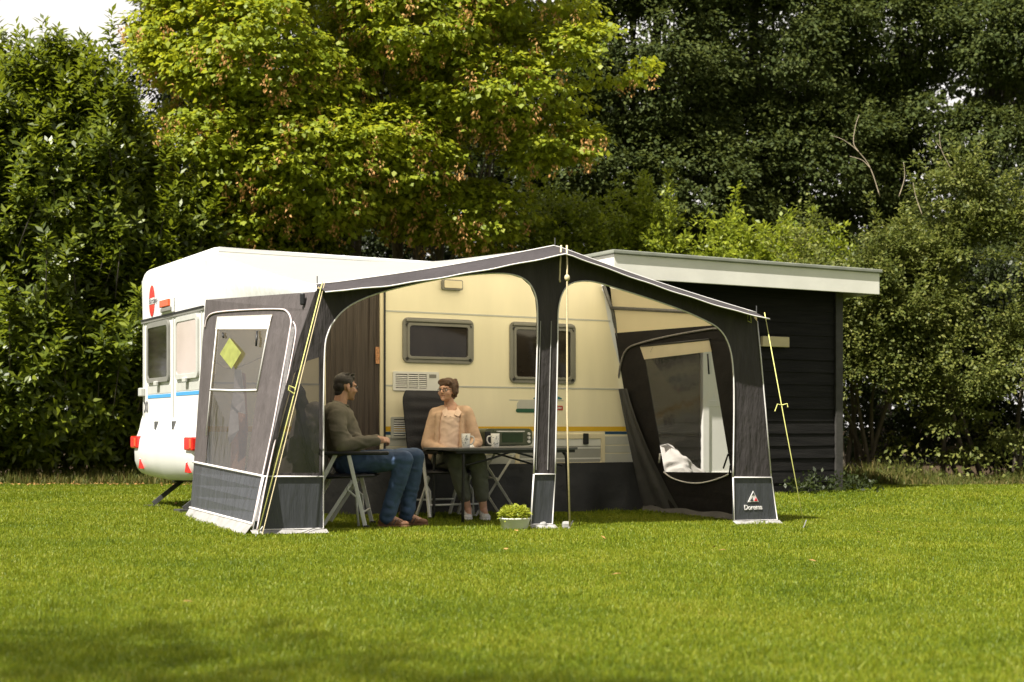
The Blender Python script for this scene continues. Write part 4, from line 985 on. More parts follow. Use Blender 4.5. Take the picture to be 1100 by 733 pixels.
def face_parts(c, Mh, s, par, hairmat, smile=False, stubble=False):
    T = lambda x, y, z: c+Mh @ Vector((x*s, y*s, z*s))
    for sx in (-1, 1):
        ey = MB().ell(T(sx*.031, .074, .006), (.0125*s, .0120*s, .0072*s), Mh, 14, 10).build('eye', M['eyewhite'], par, smooth=True)
        MB().ell(T(sx*.031, .0835, .006), (.0058*s, .0040*s, .0058*s), Mh, 10, 8).build('iris', M['hair_dark'], ey, smooth=True)
        MB().capsule(T(sx*.016, .089, .028), .0042*s, T(sx*.047, .080, .030), .0032*s, 8).build('eyebrow', hairmat, par, smooth=True)
    lip = MB()
    lip.capsule(T(-.022, .081, -.049), .0040*s, T(0, .0865, -.0505), .0045*s, 8).capsule(T(0, .0865, -.0505), .0045*s, T(.022, .081, -.049), .0040*s, 8)
    lip.capsule(T(-.018, .080, -.0635 if smile else -.058), .0045*s, T(.018, .080, -.0635 if smile else -.058), .0045*s, 8)
    lip.build('lips', M['lip'], par, smooth=True)
    if smile: MB().box(T(0, .0825, -.0562), (.028*s, .006*s, .0075*s), Mh).build('teeth', M['teeth'], par, bevel=.001)
    g_ = MB()
    for sx in (-1, 1):
        ring = [T(sx*.033+.021*math.cos(a), .0985-.012*abs(math.cos(a))*(1 if math.cos(a)*sx > 0 else 0), .004+.018*math.sin(a)) for a in np.linspace(0, 2*math.pi, 21)]
        g_.tube(ring, .0026*s, 6, False); g_.tube([T(sx*.054, .092, .010), T(sx*.078, .03, .012), T(sx*.080, -.012, .004)], .0026*s, 6)
    g_.tube([T(-.012, .1, .008), T(0, .104, .011), T(.012, .1, .008)], .0026*s, 6)
    g_.build('glasses', M['ink'], par, smooth=True)
def hand(mb, wrist, fwd, palmdn, side, s=1.0, curl=.6):
    """palm with five fingers; fwd along the fingers, palmdn out of the palm, side +1/-1 thumb side"""
    f = Vector(fwd).normalized(); d = Vector(palmdn); d = (d-f*d.dot(f)).normalized(); t = f.cross(d).normalized()*side
    w_ = Vector(wrist)
    mb.capsule(w_, .026*s, w_+f*.045*s, .030*s, 12); 
    for k_, off in enumerate((.026, .009, -.009, -.026)):
        mb.capsule(w_+f*.03*s+t*off*.7*s, .014*s, w_+f*.088*s+t*off*s, .0105*s, 10)
        ln_ = (.072, .080, .074, .058)[k_]*s; p = w_+f*.088*s+t*off*s; an = 0
        for j, fr_ in enumerate((.45, .32, .23)):
            an += curl*(.7+.15*k_)*(.8 if j == 0 else 1)
            q = p+(f*math.cos(an)+d*math.sin(an))*ln_*fr_
            mb.capsule(p, (.0095-.0008*j)*s, q, (.0088-.0008*j)*s, 10); p = q
    p = w_+f*.02*s+t*.022*s; q = p+(f*.6+t*.65+d*.3).normalized()*.042*s; mb.capsule(p, .014*s, q, .0115*s, 10)
    r2 = q+(f*.85+t*.15+d*.5).normalized()*.034*s; mb.capsule(q, .011*s, r2, .0088*s, 10)
V3 = Vector
def shoe(name, heel, toe, ankle, mt, sole, par, accent=None):
    h, t = Vector(heel), Vector(toe); f = (t-h); ln_ = f.length; f = f.normalized(); up = Vector((0, 0, 1)); r = f.cross(up).normalized()
    Mf = Matrix((r, f, up)).transposed(); m = MB()
    T = lambda x, y, z: h+Mf @ Vector((x, y*ln_, z))
    m.ell(T(0, .20, .046), (.037, ln_*.20, .042), Mf); m.ell(T(0, .50, .042), (.043, ln_*.30, .040), Mf); m.ell(T(.0, .78, .034), (.046, ln_*.21, .031), Mf)
    m.capsule(T(0, .30, .06), .040, T(0, .17, .095), .040, 14); m.capsule(T(0, .5, .055), .034, T(0, .28, .085), .038, 14)
    o = organic(name, m, .005, mt, par, 3)
    ol_ = [(-.034, .02), (-.040, .3), (-.038, .5), (-.047, .75), (-.035, .95), (0, 1.0), (.035, .95), (.047, .75), (.038, .5), (.040, .3), (.034, .02), (0, -.01)]
    MB().slab(lambda x, y: T(x, y, .024), lambda x, y: T(x, y, .0), ol_).build('sole', sole, o, bevel=.004)
    q = MB()
    for i in range(5):
        y = .40+.07*i; z = .098-.028*(i/4)
        q.capsule(T(-.024, y, z-.008), .0035, T(.024, y+.02, z-.008), .0035, 6)
    q.build('lace', M['shoe_white'], o, smooth=True)
    if accent:
        q = MB()
        for s_ in (-1, 1):
            for i in range(3):
                y = .34+.10*i; q.capsule(T(s_*.040, y, .03), .005, T(s_*.036, y+.08, .066), .004, 6)
        q.build('stripe', accent, o, smooth=True)
    return o
s = F/mY
def MP(px, py, y): return P(px, py, y)
yn, yf = mY-.17, mY+.17
# ---- man
hipc = P(376, 497, mY); gr_ = gz(-1.2, mY)
man = thing('person', 'man in grey olive sweater and blue jeans sitting with folded hands', 'person', (hipc.x, mY, gr_))
hn, hf = P(377, 498, mY-.09), P(377, 498, mY+.09)
kn_, kf = P(434, 494, mY-.13), P(446, 491, mY+.13)
an_, af = P(416, 553, mY-.12), P(436.5, 551.5, mY+.14)
an_.z = gr_+.10; af.z = gr_+.10
hdM = frame((math.cos(R(35)), math.sin(R(35)), -.06)); hdc = P(371, 417, mY+.01)
nk = hdc+hdM @ Vector((0, -.045, -.15)); 
chest = P(366, 455, mY); belly = P(372, 482, mY)
shn, shf = P(361.5, 447, mY-.19), P(367, 446, mY+.19)
eln, elf = P(366, 479, mY-.27), P(372, 478, mY+.27)
wrn, wrf = P(404, 474, mY-.13), P(405, 472.5, mY+.07)
b = MB(); head(b, hdc, hdM, 1.04)
b.capsule(nk, .058, chest+V3((0, 0, .05)), .10, 14)
b.ell(chest, (.10, .17, .15)); b.capsule(chest, .13, belly, .13); b.capsule(belly, .13, hipc+V3((0, 0, .02)), .13)
arm_chain(b, [chest+V3((0, -.1, .08)), shn, eln, wrn], [.07, .055, .042, .030]); arm_chain(b, [chest+V3((0, .1, .08)), shf, elf, wrf], [.07, .055, .042, .030])
arm_chain(b, [hn, kn_, an_], [.085, .058, .040]); arm_chain(b, [hf, kf, af], [.085, .058, .040])
b.capsule(an_, .035, an_+V3((.14, -.02, -.06)), .028); b.capsule(af, .035, af+V3((.14, -.01, -.06)), .028)
hand(b, wrn, V3((.9, .42, .12)), V3((.1, .7, -.6)), 1, 1.05, .75); hand(b, wrf, V3((.86, -.5, .02)), V3((-.2, -.6, -.7)), -1, 1.05, .7)
body = organic('body', b, .0058, M['skin_tan'], man, 3)
face_parts(hdc, hdM, 1.04, man, M['hair_dark'])
# hair
T = lambda x, y, z: hdc+hdM @ Vector((x, y, z))*1.04
h = MB()
h.ell(T(0, -.020, .054), (.080, .097, .076), hdM); h.ell(T(0, -.058, .012), (.068, .056, .070), hdM); h.ell(T(0, .044, .092), (.056, .036, .026), hdM); h.ell(T(0, -.055, -.045), (.052, .045, .05), hdM)
for sx in (-1, 1): h.ell(T(sx*.068, .018, .030), (.012, .016, .030), hdM)
for i in range(30):
    a_ = rng.uniform(0, 6.28); q_ = T(.05*math.cos(a_), .01+.06*math.sin(a_), .118); h.capsule(q_, .010, q_+hdM @ Vector((.006*math.cos(a_), .012, .012)), .004, 6)
hr_ = organic('hair', h, .006, M['hair_dark'], man, 3)
# sweater
sw = MB()
sw.ell(chest+V3((.0, 0, .005)), (.135, .195, .165)); sw.capsule(chest+V3((-.01, 0, 0)), .150, belly+V3((.01, 0, 0)), .158, 18); sw.capsule(belly, .155, hipc+V3((-.02, 0, .03)), .150, 18)
sw.capsule(nk+V3((-.012, 0, -.015)), .066, chest+V3((-.01, 0, .10)), .11, 16)
for sy in (-1, 1): sw.capsule(nk+V3((-.03, sy*.03, -.03)), .062, chest+V3((-.035, sy*.14, .10)), .085, 16)
sw.capsule(chest+V3((-.06, 0, .06)), .13, belly+V3((-.05, 0, .0)), .13, 16)
arm_chain(sw, [chest+V3((-.02, -.07, .10)), shn+V3((0, .03, 0)), (shn+eln)/2+V3((0, -.01, .0)), eln, (eln+wrn)/2+V3((0, 0, .004)), wrn], [.10, .088, .072, .064, .056, .044], 16)
arm_chain(sw, [chest+V3((-.02, .07, .10)), shf+V3((0, -.03, 0)), (shf+elf)/2, elf, (elf+wrf)/2, wrf], [.09, .078, .066, .060, .054, .043], 16)
sw.capsule((shn*.4+eln*.6)+V3((.03, .02, 0)), .05, (eln*.75+wrn*.25)+V3((.0, .0, .02)), .045)
for i in range(4):                                   # folds at the waist
    zz = belly.z-.05+.05*i; sw.capsule(V3((belly.x+.11, mY-.12, zz)), .035, V3((belly.x+.125, mY+.10, zz-.02)), .035)
sw_ = organic('sweater', sw, .0085, M['sweater'], man, 4); wrinkle(sw_, .0075, 7, (1, 1, 1.6), 1)
col_ = MB(); cring = [nk+V3((.008, 0, .008))+V3((.066*math.cos(a), .066*math.sin(a), -.022*math.cos(a))) for a in np.linspace(0, 2*math.pi, 25)]
col_.tube(cring, .011, 8, False).build('collar', M['sweater'], sw_, smooth=True)
for wr_, dr2 in ((wrn, V3((.9, .42, .1))), (wrf, V3((.86, -.5, .0)))):
    dr2 = dr2.normalized(); MB().capsule(wr_-dr2*.035, .044, wr_+dr2*.004, .040, 16).build('cuff', M['sweater'], sw_, smooth=True)
jn = MB()
jn.ell(hipc+V3((.0, 0, .0)), (.155, .185, .125))
for hp, kk, aa in ((hn, kn_, an_), (hf, kf, af)):
    d1 = (kk-hp)
    arm_chain(jn, [hp, hp+d1*.5, kk, kk.lerp(aa, .35)+V3((.005, 0, 0)), kk.lerp(aa, .75), aa+V3((0, 0, -.01))], [.108, .096, .080, .074, .067, .066], 18)
    jn.capsule(kk.lerp(aa, .93)+V3((.0, -.03, .0)), .052, kk.lerp(aa, .90)+V3((.02, .03, .01)), .054); jn.capsule(kk.lerp(hp, .15)+V3((0, -.02, -.06)), .04, kk.lerp(aa, .1)+V3((-.05, .02, 0)), .045)
    jn.capsule(kk.lerp(aa, .78)+V3((.0, -.03, .0)), .050, kk.lerp(aa, .74)+V3((.02, .03, .01)), .054)
jn_ = organic('jeans', jn, .008, M['jeans'], man, 3); wrinkle(jn_, .0065, 8, (1, 1, 1.5), 2)
for aa, dx, dy in ((an_, .20, -.05), (af, .20, -.02)):
    hl = V3((aa.x-.085, aa.y+.02, gr_+.004)); to = V3((aa.x+dx, aa.y+dy, gr_+.004))
    shoe('shoe', hl, to, aa, M['shoe_brown'], M['leaf_dry'] if False else M['shoe_brown'], man, M['ink'])
# grey blanket over the back of the man's chair
bk_ = MB(); br_ = np.random.default_rng(17)
bq = lambda x, y, dy=0: P(x, y, 12.62+dy)
for (x0, y0, x1, y1, ra, rb) in ((338, 442, 330, 470, .09, .13), (330, 455, 318, 500, .13, .12), (318, 480, 306, 512, .10, .12), (340, 470, 338, 512, .10, .13), (325, 500, 322, 520, .14, .15)):
    bk_.capsule(bq(x0, y0), ra, bq(x1, y1), rb)
for i in range(14):
    x_ = br_.uniform(306, 342); y_ = br_.uniform(448, 512); bk_.capsule(bq(x_, y_, -.11), .030, bq(x_+br_.uniform(-9, 3), y_+br_.uniform(8, 20), -.12), .022)
bo_ = organic('blanket', bk_, .009, M['blanket'], None, 2); tag(bo_, 'grey blanket heaped behind the chair of the man', 'blanket')
# ---- woman
wy = 14.05
hpW = P(481, 490, wy+.12); gw = gz(-.35, 13.9)
wom = thing('person', 'woman with short chestnut hair and beige cardigan laughing beside the table', 'person', (hpW.x, hpW.y, gz(hpW.x, hpW.y)))
hdW = frame((-.50, -.86, .06)); hcW = P(480.5, 420.5, wy+.14)
nkW = hcW+hdW @ Vector((0, -.045, -.145)); nkW.x += .03
chW = P(484, 454, wy+.15); beW = P(483, 476, wy+.13)
sl_, sr_ = P(466, 445.5, wy+.17), P(503, 444, wy+.13)
el_, er_ = P(459, 478, wy+.10), P(512, 475, wy+.06)
wl_, wr2 = P(481, 487, wy-.12), P(502, 486.5, wy-.11)
hl_, hr2 = P(475, 493, wy+.08), P(490, 493, wy+.06)
kl_, kr_ = P(489, 495, wy-.24), P(513, 494, wy-.22)
al_, ar_ = P(503, 541, wy-.16), P(519.5, 540, wy-.16)
al_.z = gw+.10; ar_.z = gw+.10
b = MB(); head(b, hcW, hdW, 1.0, True)
b.capsule(nkW, .05, chW+V3((0, 0, .06)), .085, 14); b.ell(chW, (.155, .095, .14)); b.capsule(chW, .11, beW, .11); b.capsule(beW, .115, hpW, .12)
arm_chain(b, [chW+V3((-.1, 0, .08)), sl_, el_, wl_], [.06, .048, .038, .026]); arm_chain(b, [chW+V3((.1, 0, .08)), sr_, er_, wr2], [.06, .048, .038, .026])
arm_chain(b, [hl_, kl_, kl_.lerp(al_, .35), al_], [.085, .060, .055, .036]); arm_chain(b, [hr2, kr_, kr_.lerp(ar_, .35), ar_], [.085, .060, .055, .036])
b.capsule(al_, .034, al_+V3((.01, -.12, -.06)), .026); b.capsule(ar_, .034, ar_+V3((.03, -.12, -.06)), .026)
hand(b, wl_, V3((.85, -.35, -.10)), V3((.1, .3, -.9)), -1, .95, .45); hand(b, wr2, V3((-.85, -.35, -.12)), V3((-.1, .3, -.9)), 1, .95, .5)
organic('body', b, .0058, M['skin'], wom, 3)
face_parts(hcW, hdW, 1.0, wom, M['hair_brown'], True)
T = lambda x, y, z: hcW+hdW @ Vector((x, y, z))
h = MB()
h.ell(T(0, -.020, .058), (.086, .100, .082), hdW); h.ell(T(0, -.050, .0), (.082, .068, .092), hdW)
for sx in (-1, 1):
    h.ell(T(sx*.076, -.016, .022), (.018, .040, .062), hdW); h.ell(T(sx*.046, .050, .088), (.036, .030, .026), hdW @ Matrix.Rotation(R(20*sx), 3, 'Y'))
h.ell(T(.012, .048, .096), (.055, .036, .030), hdW)
for i in range(26):
    a = rng.uniform(-2.9, -.2); z = rng.uniform(-.02, .13); rx = .088*math.sqrt(max(.05, 1-((z-.05)/.1)**2*.8))
    p = T(rx*math.cos(a), -.02+1.08*rx*math.sin(a), z); h.capsule(p, .016, p+hdW @ Vector((.02*math.cos(a), .01, -.035)), .010, 8)
for i in range(7):
    x = -.05+.017*i; h.capsule(T(x, .066, .098), .014, T(x-.012, .080, .060+.012*math.sin(i*2.3)), .007, 8)
organic('hair', h, .006, M['hair_brown'], wom, 2)
bl = MB()
bl.ell(chW+V3((0, -.02, -.03)), (.160, .115, .15)); bl.ell(chW+V3((-.05, -.055, -.03)), (.075, .065, .085)); bl.ell(chW+V3((.05, -.055, -.03)), (.075, .065, .085)); bl.capsule(chW+V3((-.06, -.12, -.10)), .022, chW+V3((.06, -.12, -.12)), .018); bl.capsule(chW+V3((.08, -.10, .02)), .02, chW+V3((-.02, -.125, -.06)), .014)
bl.capsule(chW+V3((0, -.02, 0)), .125, beW+V3((0, -.02, 0)), .135, 18); bl.capsule(beW+V3((0, -.02, 0)), .135, hpW+V3((0, -.04, .02)), .13, 18)
bl.capsule(chW+V3((-.09, .0, .085)), .05, chW+V3((.09, 0, .085)), .05)
bl_ = organic('blouse', bl, .008, M['blouse'], wom, 4); wrinkle(bl_, .006, 8, (1, 1, 1.6), 3)
cl = MB()
for sx in (-1, 1):
    f = V3((sx*.066, -.055, -.035))
    o_ = lambda x, y, z: V3((nkW.x+sx*x, nkW.y+y, nkW.z+z))
    cl.add([o_(.030, .055, .015), o_(.058, .01, .012), o_(.052, -.075, -.020), o_(.020, -.135, -.085), o_(.072, -.158, -.105), o_(.098, -.100, -.060), o_(.098, .01, -.022), o_(.060, .075, -.015)], [(0, 1, 6, 7), (1, 2, 5, 6), (2, 3, 4, 5)])
q = cl.build('collar', M['blouse'], bl_); md = q.modifiers.new('s', 'SOLIDIFY'); md.thickness = .008
q = MB()
for i in range(4): q.ell(chW+V3((.004, -.135-.004*i, .06-.06*i)), (.006, .004, .006), None, 10, 6)
q.build('button', M['blouse'], bl_, smooth=True)
cg = MB()
for sx, sh, el2, wr3 in ((-1, sl_, el_, wl_), (1, sr_, er_, wr2)):
    arm_chain(cg, [chW+V3((sx*.07, .03, .10)), sh+V3((-sx*.02, 0, .005)), sh.lerp(el2, .5), el2, el2.lerp(wr3, .55), el2.lerp(wr3, .86)], [.070, .066, .060, .059, .054, .048], 16)
    cg.capsule(chW+V3((sx*.150, -.01, .06)), .055, beW+V3((sx*.150, -.03, -.06)), .060); cg.capsule(beW+V3((sx*.15, -.03, -.04)), .06, hpW+V3((sx*.14, -.04, -.0)), .050)
    cg.capsule(nkW+V3((sx*.075, .03, -.025)), .030, chW+V3((sx*.115, -.060, .07)), .035)
    cg.capsule(chW+V3((sx*.118, -.085, .06)), .026, beW+V3((sx*.125, -.115, -.04)), .028)
cg.ell(chW+V3((0, .07, .0)), (.17, .08, .15)); cg.capsule(chW+V3((0, .07, 0)), .11, hpW+V3((0, .08, 0)), .13)
cg_ = organic('cardigan', cg, .0085, M['cardigan'], wom, 4); wrinkle(cg_, .007, 7, (1, 1, .8), 4)
MB().capsule(er_.lerp(wr2, .70), .058, er_.lerp(wr2, .84), .056, 16).build('cuff', M['shoe_white'], cg_, smooth=True)
tr = MB(); tr.ell(hpW, (.17, .14, .115))
for hp, kk, aa in ((hl_, kl_, al_), (hr2, kr_, ar_)):
    arm_chain(tr, [hp, hp.lerp(kk, .5), kk, kk.lerp(aa, .4), kk.lerp(aa, .72)], [.110, .100, .086, .080, .066], 18)
    tr.capsule(kk.lerp(aa, .15)+V3((-.03, -.02, 0)), .058, kk.lerp(aa, .25)+V3((.04, -.02, -.02)), .055)
wrinkle(organic('trousers', tr, .008, M['trousers'], wom, 3), .006, 8, (1, 1, 1.3), 5)
for aa, dx in ((al_, .0), (ar_, .035)):
    shoe('shoe', V3((aa.x-dx*.3, aa.y+.075, gw+.004)), V3((aa.x+dx, aa.y-.175, gw+.004)), aa, M['shoe_white'], M['shoe_white'], wom)
# ------------------------------------------------------------------ foliage
def noise3(p, seed, f=1.0):
    r = np.random.default_rng(seed); out = np.zeros(len(p))
    for i in range(7):
        k_ = r.normal(0, 1, 3)*f*(1+.5*i); out += np.sin(p@k_+r.random()*6.28)/(1+.35*i)
    return out/3
def lobe_points(r, lobes, n, shell=(.62, 1.0), seed=1, gap=-.55, nf=1.3, front=True):
    lobes = np.array(lobes, float); c = lobes[:, :3]; rad = lobes[:, 3:6]
    wgt = (rad[:, 0]*rad[:, 2])**.9; wgt /= wgt.sum()
    idx = r.choice(len(lobes), n*3, p=wgt); d = r.normal(0, 1, (n*3, 3)); d /= np.linalg.norm(d, axis=1, keepdims=True)
    if front:                                        # most leaves on the outer, lawn-facing side
        flip = (d[:, 1] > .35) & (r.random(n*3) < .75); d[flip, 1] *= -1
    rr = (shell[0]**3+(shell[1]**3-shell[0]**3)*r.random(n*3))**(1/3)
    rr *= 1+.14*noise3(d*2.2+idx[:, None], seed+5, 1.5)
    p = c[idx]+d*rad[idx]*rr[:, None]
    ok = noise3(p, seed, nf) > gap
    for j in range(len(lobes)):
        q = (p-c[j])/rad[j]; ok &= (np.einsum('ij,ij->i', q, q) > .40) | (idx == j)
    ok &= p[:, 2] > .15
    return p[ok][:n], d[ok][:n]
def shoots(r, P_, d, n, ln=(.35, .9), step=.11, up=.7):
    c = np.where(d[:, 2] > -.2)[0]; i = r.choice(c, n); ax = d[i]*.6+np.array([0, 0, up])+r.normal(0, .28, (n, 3)); ax /= np.linalg.norm(ax, axis=1, keepdims=True)
    out, dr = [], []
    for p, a in zip(P_[i], ax):
        L_ = r.uniform(*ln); bend = r.normal(0, .25, 3)
        for s_ in np.arange(.08, L_, step): out.append(p+a*s_+bend*s_*s_*.4); dr.append(a)
    return np.array(out), np.array(dr)
def trunk_limbs(r, base, top, r0, targets, mt, parent, extra=()):
    m = MB(); base, top = Vector(base), Vector(top); n = 9
    ax = [base.lerp(top, i/n)+Vector((r.normal(0, .05)*i/n*2, r.normal(0, .05)*i/n*2, 0)) for i in range(n+1)]
    m.tube(ax, [r0*(1.25 if i == 0 else 1)*(1-.72*i/n) for i in range(n+1)], 10)
    for t in targets:
        t = Vector(t); f = min(.92, max(.22, ((t.z-base.z)/(top.z-base.z+1e-6))*.6+r.uniform(-.08, .05))); i = f*n; i0 = int(i)
        s_ = ax[i0].lerp(ax[min(n, i0+1)], i-i0); rr0 = r0*(1-.72*f)*.55
        md_ = s_.lerp(t, .5)+Vector((r.normal(0, .12), r.normal(0, .12), .15))
        pts = smoothline([tuple(s_), tuple(md_), tuple(t)], 5)
        m.tube(pts, [rr0*(1-.85*k_/(len(pts)-1)) for k_ in range(len(pts))], 6)
        for _ in range(2):
            a = pts[len(pts)//2]; e = a+Vector(r.normal(0, .5, 3)); m.tube([a, a.lerp(e, .5)+Vector((0, 0, .08)), e], [rr0*.35, rr0*.22, .006], 5)
    return m.build('trunk', mt, parent, smooth=True)
def clusters(r, P_, D0, per, rad, flat, Ln, Wl, up=.9, droop=.15, out=.6, jit=.45):
    n = len(P_); k_ = n*per; c = np.repeat(P_, per, 0); o_ = np.repeat(D0, per, 0)
    sc = np.repeat(r.uniform(.6, 1.25, n), per)
    off = r.normal(0, 1, (k_, 3)); off *= (r.random(k_)**.5/np.linalg.norm(off, axis=1))[:, None]*rad*sc[:, None]; off[:, 2] *= flat
    off[:, 2] -= droop*(off[:, 0]**2+off[:, 1]**2)/rad
    C = c+off; d = off/(np.linalg.norm(off, axis=1, keepdims=True)+1e-6)*.9+o_*out+r.normal(0, jit, (k_, 3)); d[:, 2] -= droop*1.5
    N = r.normal(0, .45, (k_, 3)); N[:, 2] += up; N += o_*.55
    L_ = r.uniform(*Ln, k_); return C, d, N, L_, L_*r.uniform(Wl[0], Wl[1], k_)
M['laurel'] = leafmat('laurel leaf', [(.12, (.028, .044, .005)), (.5, (.080, .110, .009)), (.82, (.21, .245, .020)), (.97, (.33, .35, .045))], .40, (.36, .42, .02), .32, .40)
M['maple'] = leafmat('maple leaf', [(.1, (.095, .140, .010)), (.45, (.215, .275, .019)), (.8, (.355, .385, .03)), (.97, (.48, .44, .04))], .5, (.58, .58, .03), .45, .3)
M['keys'] = leafmat('maple keys', [(.1, (.50, .25, .08)), (.5, (.62, .34, .13)), (.9, (.58, .42, .16))], .6, (.5, .25, .08), .35, .2)
M['oak'] = leafmat('oak leaf', [(.1, (.030, .046, .014)), (.5, (.066, .088, .024)), (.9, (.130, .150, .044))], .6, (.18, .21, .04), .32, .12)
M['fir'] = leafmat('conifer needles', [(.1, (.010, .018, .007)), (.6, (.025, .036, .012)), (.95, (.05, .06, .02))], .6, (.05, .08, .02), .1, .2)
M['shrub'] = leafmat('shrub leaf', [(.1, (0.0840, 0.1200, 0.0120)), (.5, (0.1920, 0.2400, 0.0192)), (.9, (0.3600, 0.3840, 0.0360))], .45, (.42, .48, .04), .4, .4)
M['thorn'] = leafmat('hawthorn leaf', [(.1, (.050, .072, .016)), (.45, (.118, .140, .032)), (.8, (.215, .218, .050)), (.97, (.32, .24, .07))], .55, (.24, .28, .05), .32, .25)
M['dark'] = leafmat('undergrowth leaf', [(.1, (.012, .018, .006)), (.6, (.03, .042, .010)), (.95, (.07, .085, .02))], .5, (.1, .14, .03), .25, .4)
X = lambda px, D: (px-CX)/F*D
Z = lambda py, D: CAMH-(py-HY)/F*D

# ---- laurels at the left
def laurel(px, D, lobes, n, label, seed):
    r = np.random.default_rng(seed); x = X(px, D)
    t = thing('laurel', label, 'laurel', (x, D+.8, 0), 0, 'cherry laurels behind the caravan')
    P_, d = lobe_points(r, lobes, n, (.70, 1.0), seed, -.32, 1.9)
    q_, e_ = shoots(r, P_, d, n//9, (.25, .75), .13, .9); P_ = np.concatenate([P_, q_]); d = np.concatenate([d, e_*.6+np.array([0, 0, .3])])
    per = 15; k_ = len(P_)*per; c = np.repeat(P_, per, 0)
    ax = d*.55+np.array([0, -.25, .75])+r.normal(0, .28, d.shape); ax /= np.linalg.norm(ax, axis=1, keepdims=True); ax = np.repeat(ax, per, 0)
    sl = np.tile(np.linspace(-.20, .16, per), len(P_))*np.repeat(r.uniform(.7, 1.4, len(P_)), per)
    az = np.tile(np.arange(per)*2.4, len(P_))+np.repeat(r.random(len(P_))*6.28, per)
    e1 = np.cross(ax, np.array([.31, .27, .91])); e1 /= np.linalg.norm(e1, axis=1, keepdims=True); e2 = np.cross(ax, e1)
    rad = e1*np.cos(az)[:, None]+e2*np.sin(az)[:, None]
    dr = rad*.85+ax*(.35+sl[:, None]*3)+r.normal(0, .15, (k_, 3)); C = c+ax*sl[:, None]+rad*.01
    Ln = r.uniform(.12, .20, k_); N = ax+r.normal(0, .15, (k_, 3))
    leaves_obj('crown', C, dr, N, Ln, Ln*r.uniform(.34, .42, k_), M['laurel'], t, .10, .12)
    m = MB()
    for i in range(7):
        b_ = Vector((x+r.normal(0, .35), D+.8+r.normal(0, .25), 0)); e_ = Vector(P_[r.integers(len(P_))])*.8+Vector((x, D+.8, 2.5))*.2
        m.tube(smoothline([tuple(b_), tuple(b_.lerp(e_, .5)+Vector((0, .1, .4))), tuple(e_)], 4), np.linspace(.055, .012, 9), 6)
    for i in range(0, len(P_), 9):
        p = Vector(P_[i]); q = p-Vector(d[i])*.7-Vector((0, 0, .4)); m.tube([p, q], [.006, .012], 4)
    m.build('stem', M['bark_dark'], t, smooth=True); return t
laurel(60, 22, [(X(40, 22), 22.4, 2.1, 2.3, 1.6, 2.2), (X(10, 22), 22.5, 3.9, 1.7, 1.3, 1.9), (X(70, 22), 22.3, 4.7, 1.3, 1.1, 1.7), (X(58, 22), 22.3, 6.0, .6, .6, .85), (X(20, 22), 22.3, 5.4, .9, .8, 1.1), (X(100, 22), 22.3, 5.1, .75, .8, .9), (X(120, 22), 22.3, 4.2, .85, 1.0, 1.1)], 3300, 'tall glossy cherry laurel at the far left with upright top shoots', 11)
laurel(-90, 22, [(X(-90, 22), 22.4, 2.3, 2.0, 1.6, 2.4), (X(-70, 22), 22.5, 4.6, 1.6, 1.3, 1.7), (X(-30, 22), 22.6, 5.6, .9, .9, 1.0)], 1500, 'cherry laurel cut off by the left edge of the photo', 12)
laurel(165, 22.6, [(X(165, 22.6), 22.9, 1.8, 1.5, 1.3, 1.9), (X(158, 22.6), 22.9, 3.5, 1.05, 1.0, 1.25), (X(195, 22.6), 22.9, 3.9, .75, .8, .85)], 1400, 'lower cherry laurel right behind the rear of the caravan', 13)
laurel(270, 23.5, [(X(255, 23.5), 23.9, 2.0, 1.6, 1.0, 2.0), (X(290, 23.5), 23.9, 2.6, 1.2, 1.0, 1.5)], 1100, 'shaded cherry laurel rising just above the white awning roof', 14)

# ---- conifer
def conifer():
    r = np.random.default_rng(21); D = 30; x = X(178, D)
    t = thing('conifer', 'dark conifer showing between the laurel and the maple', 'tree', (x, D, 0))
    MB().tube([(x, D, 0), (x+.05, D, 6), (x, D, 12.6)], [.24, .15, .03], 10).build('trunk', M['bark_dark'], t, smooth=True)
    Cs, Ds, Ns, Ls = [], [], [], []
    for i in range(330):
        z = 2.5+10*r.random()**.9; rad = max(.25, (13-z)*.24)*r.uniform(.75, 1.1); a = r.random()*6.28
        k_ = int(34+rad*26); s_ = r.random(k_)**.7*rad
        base = np.stack([x+np.cos(a)*s_, D+np.sin(a)*s_, z-.10*s_+.05*s_**2/rad], 1)
        base += r.normal(0, .09, base.shape)*np.array([1, 1, .6])
        d = np.stack([np.cos(a)+r.normal(0, .6, k_), np.sin(a)+r.normal(0, .6, k_), r.normal(-.15, .35, k_)], 1)
        Cs.append(base); Ds.append(d); Ns.append(r.normal(0, .5, (k_, 3))+[0, 0, 1]); Ls.append(r.uniform(.13, .24, k_))
    C = np.concatenate(Cs); Ln = np.concatenate(Ls)
    leaves_obj('crown', C, np.concatenate(Ds), np.concatenate(Ns), Ln, Ln*.26, M['fir'], t, .1, .1)
conifer()

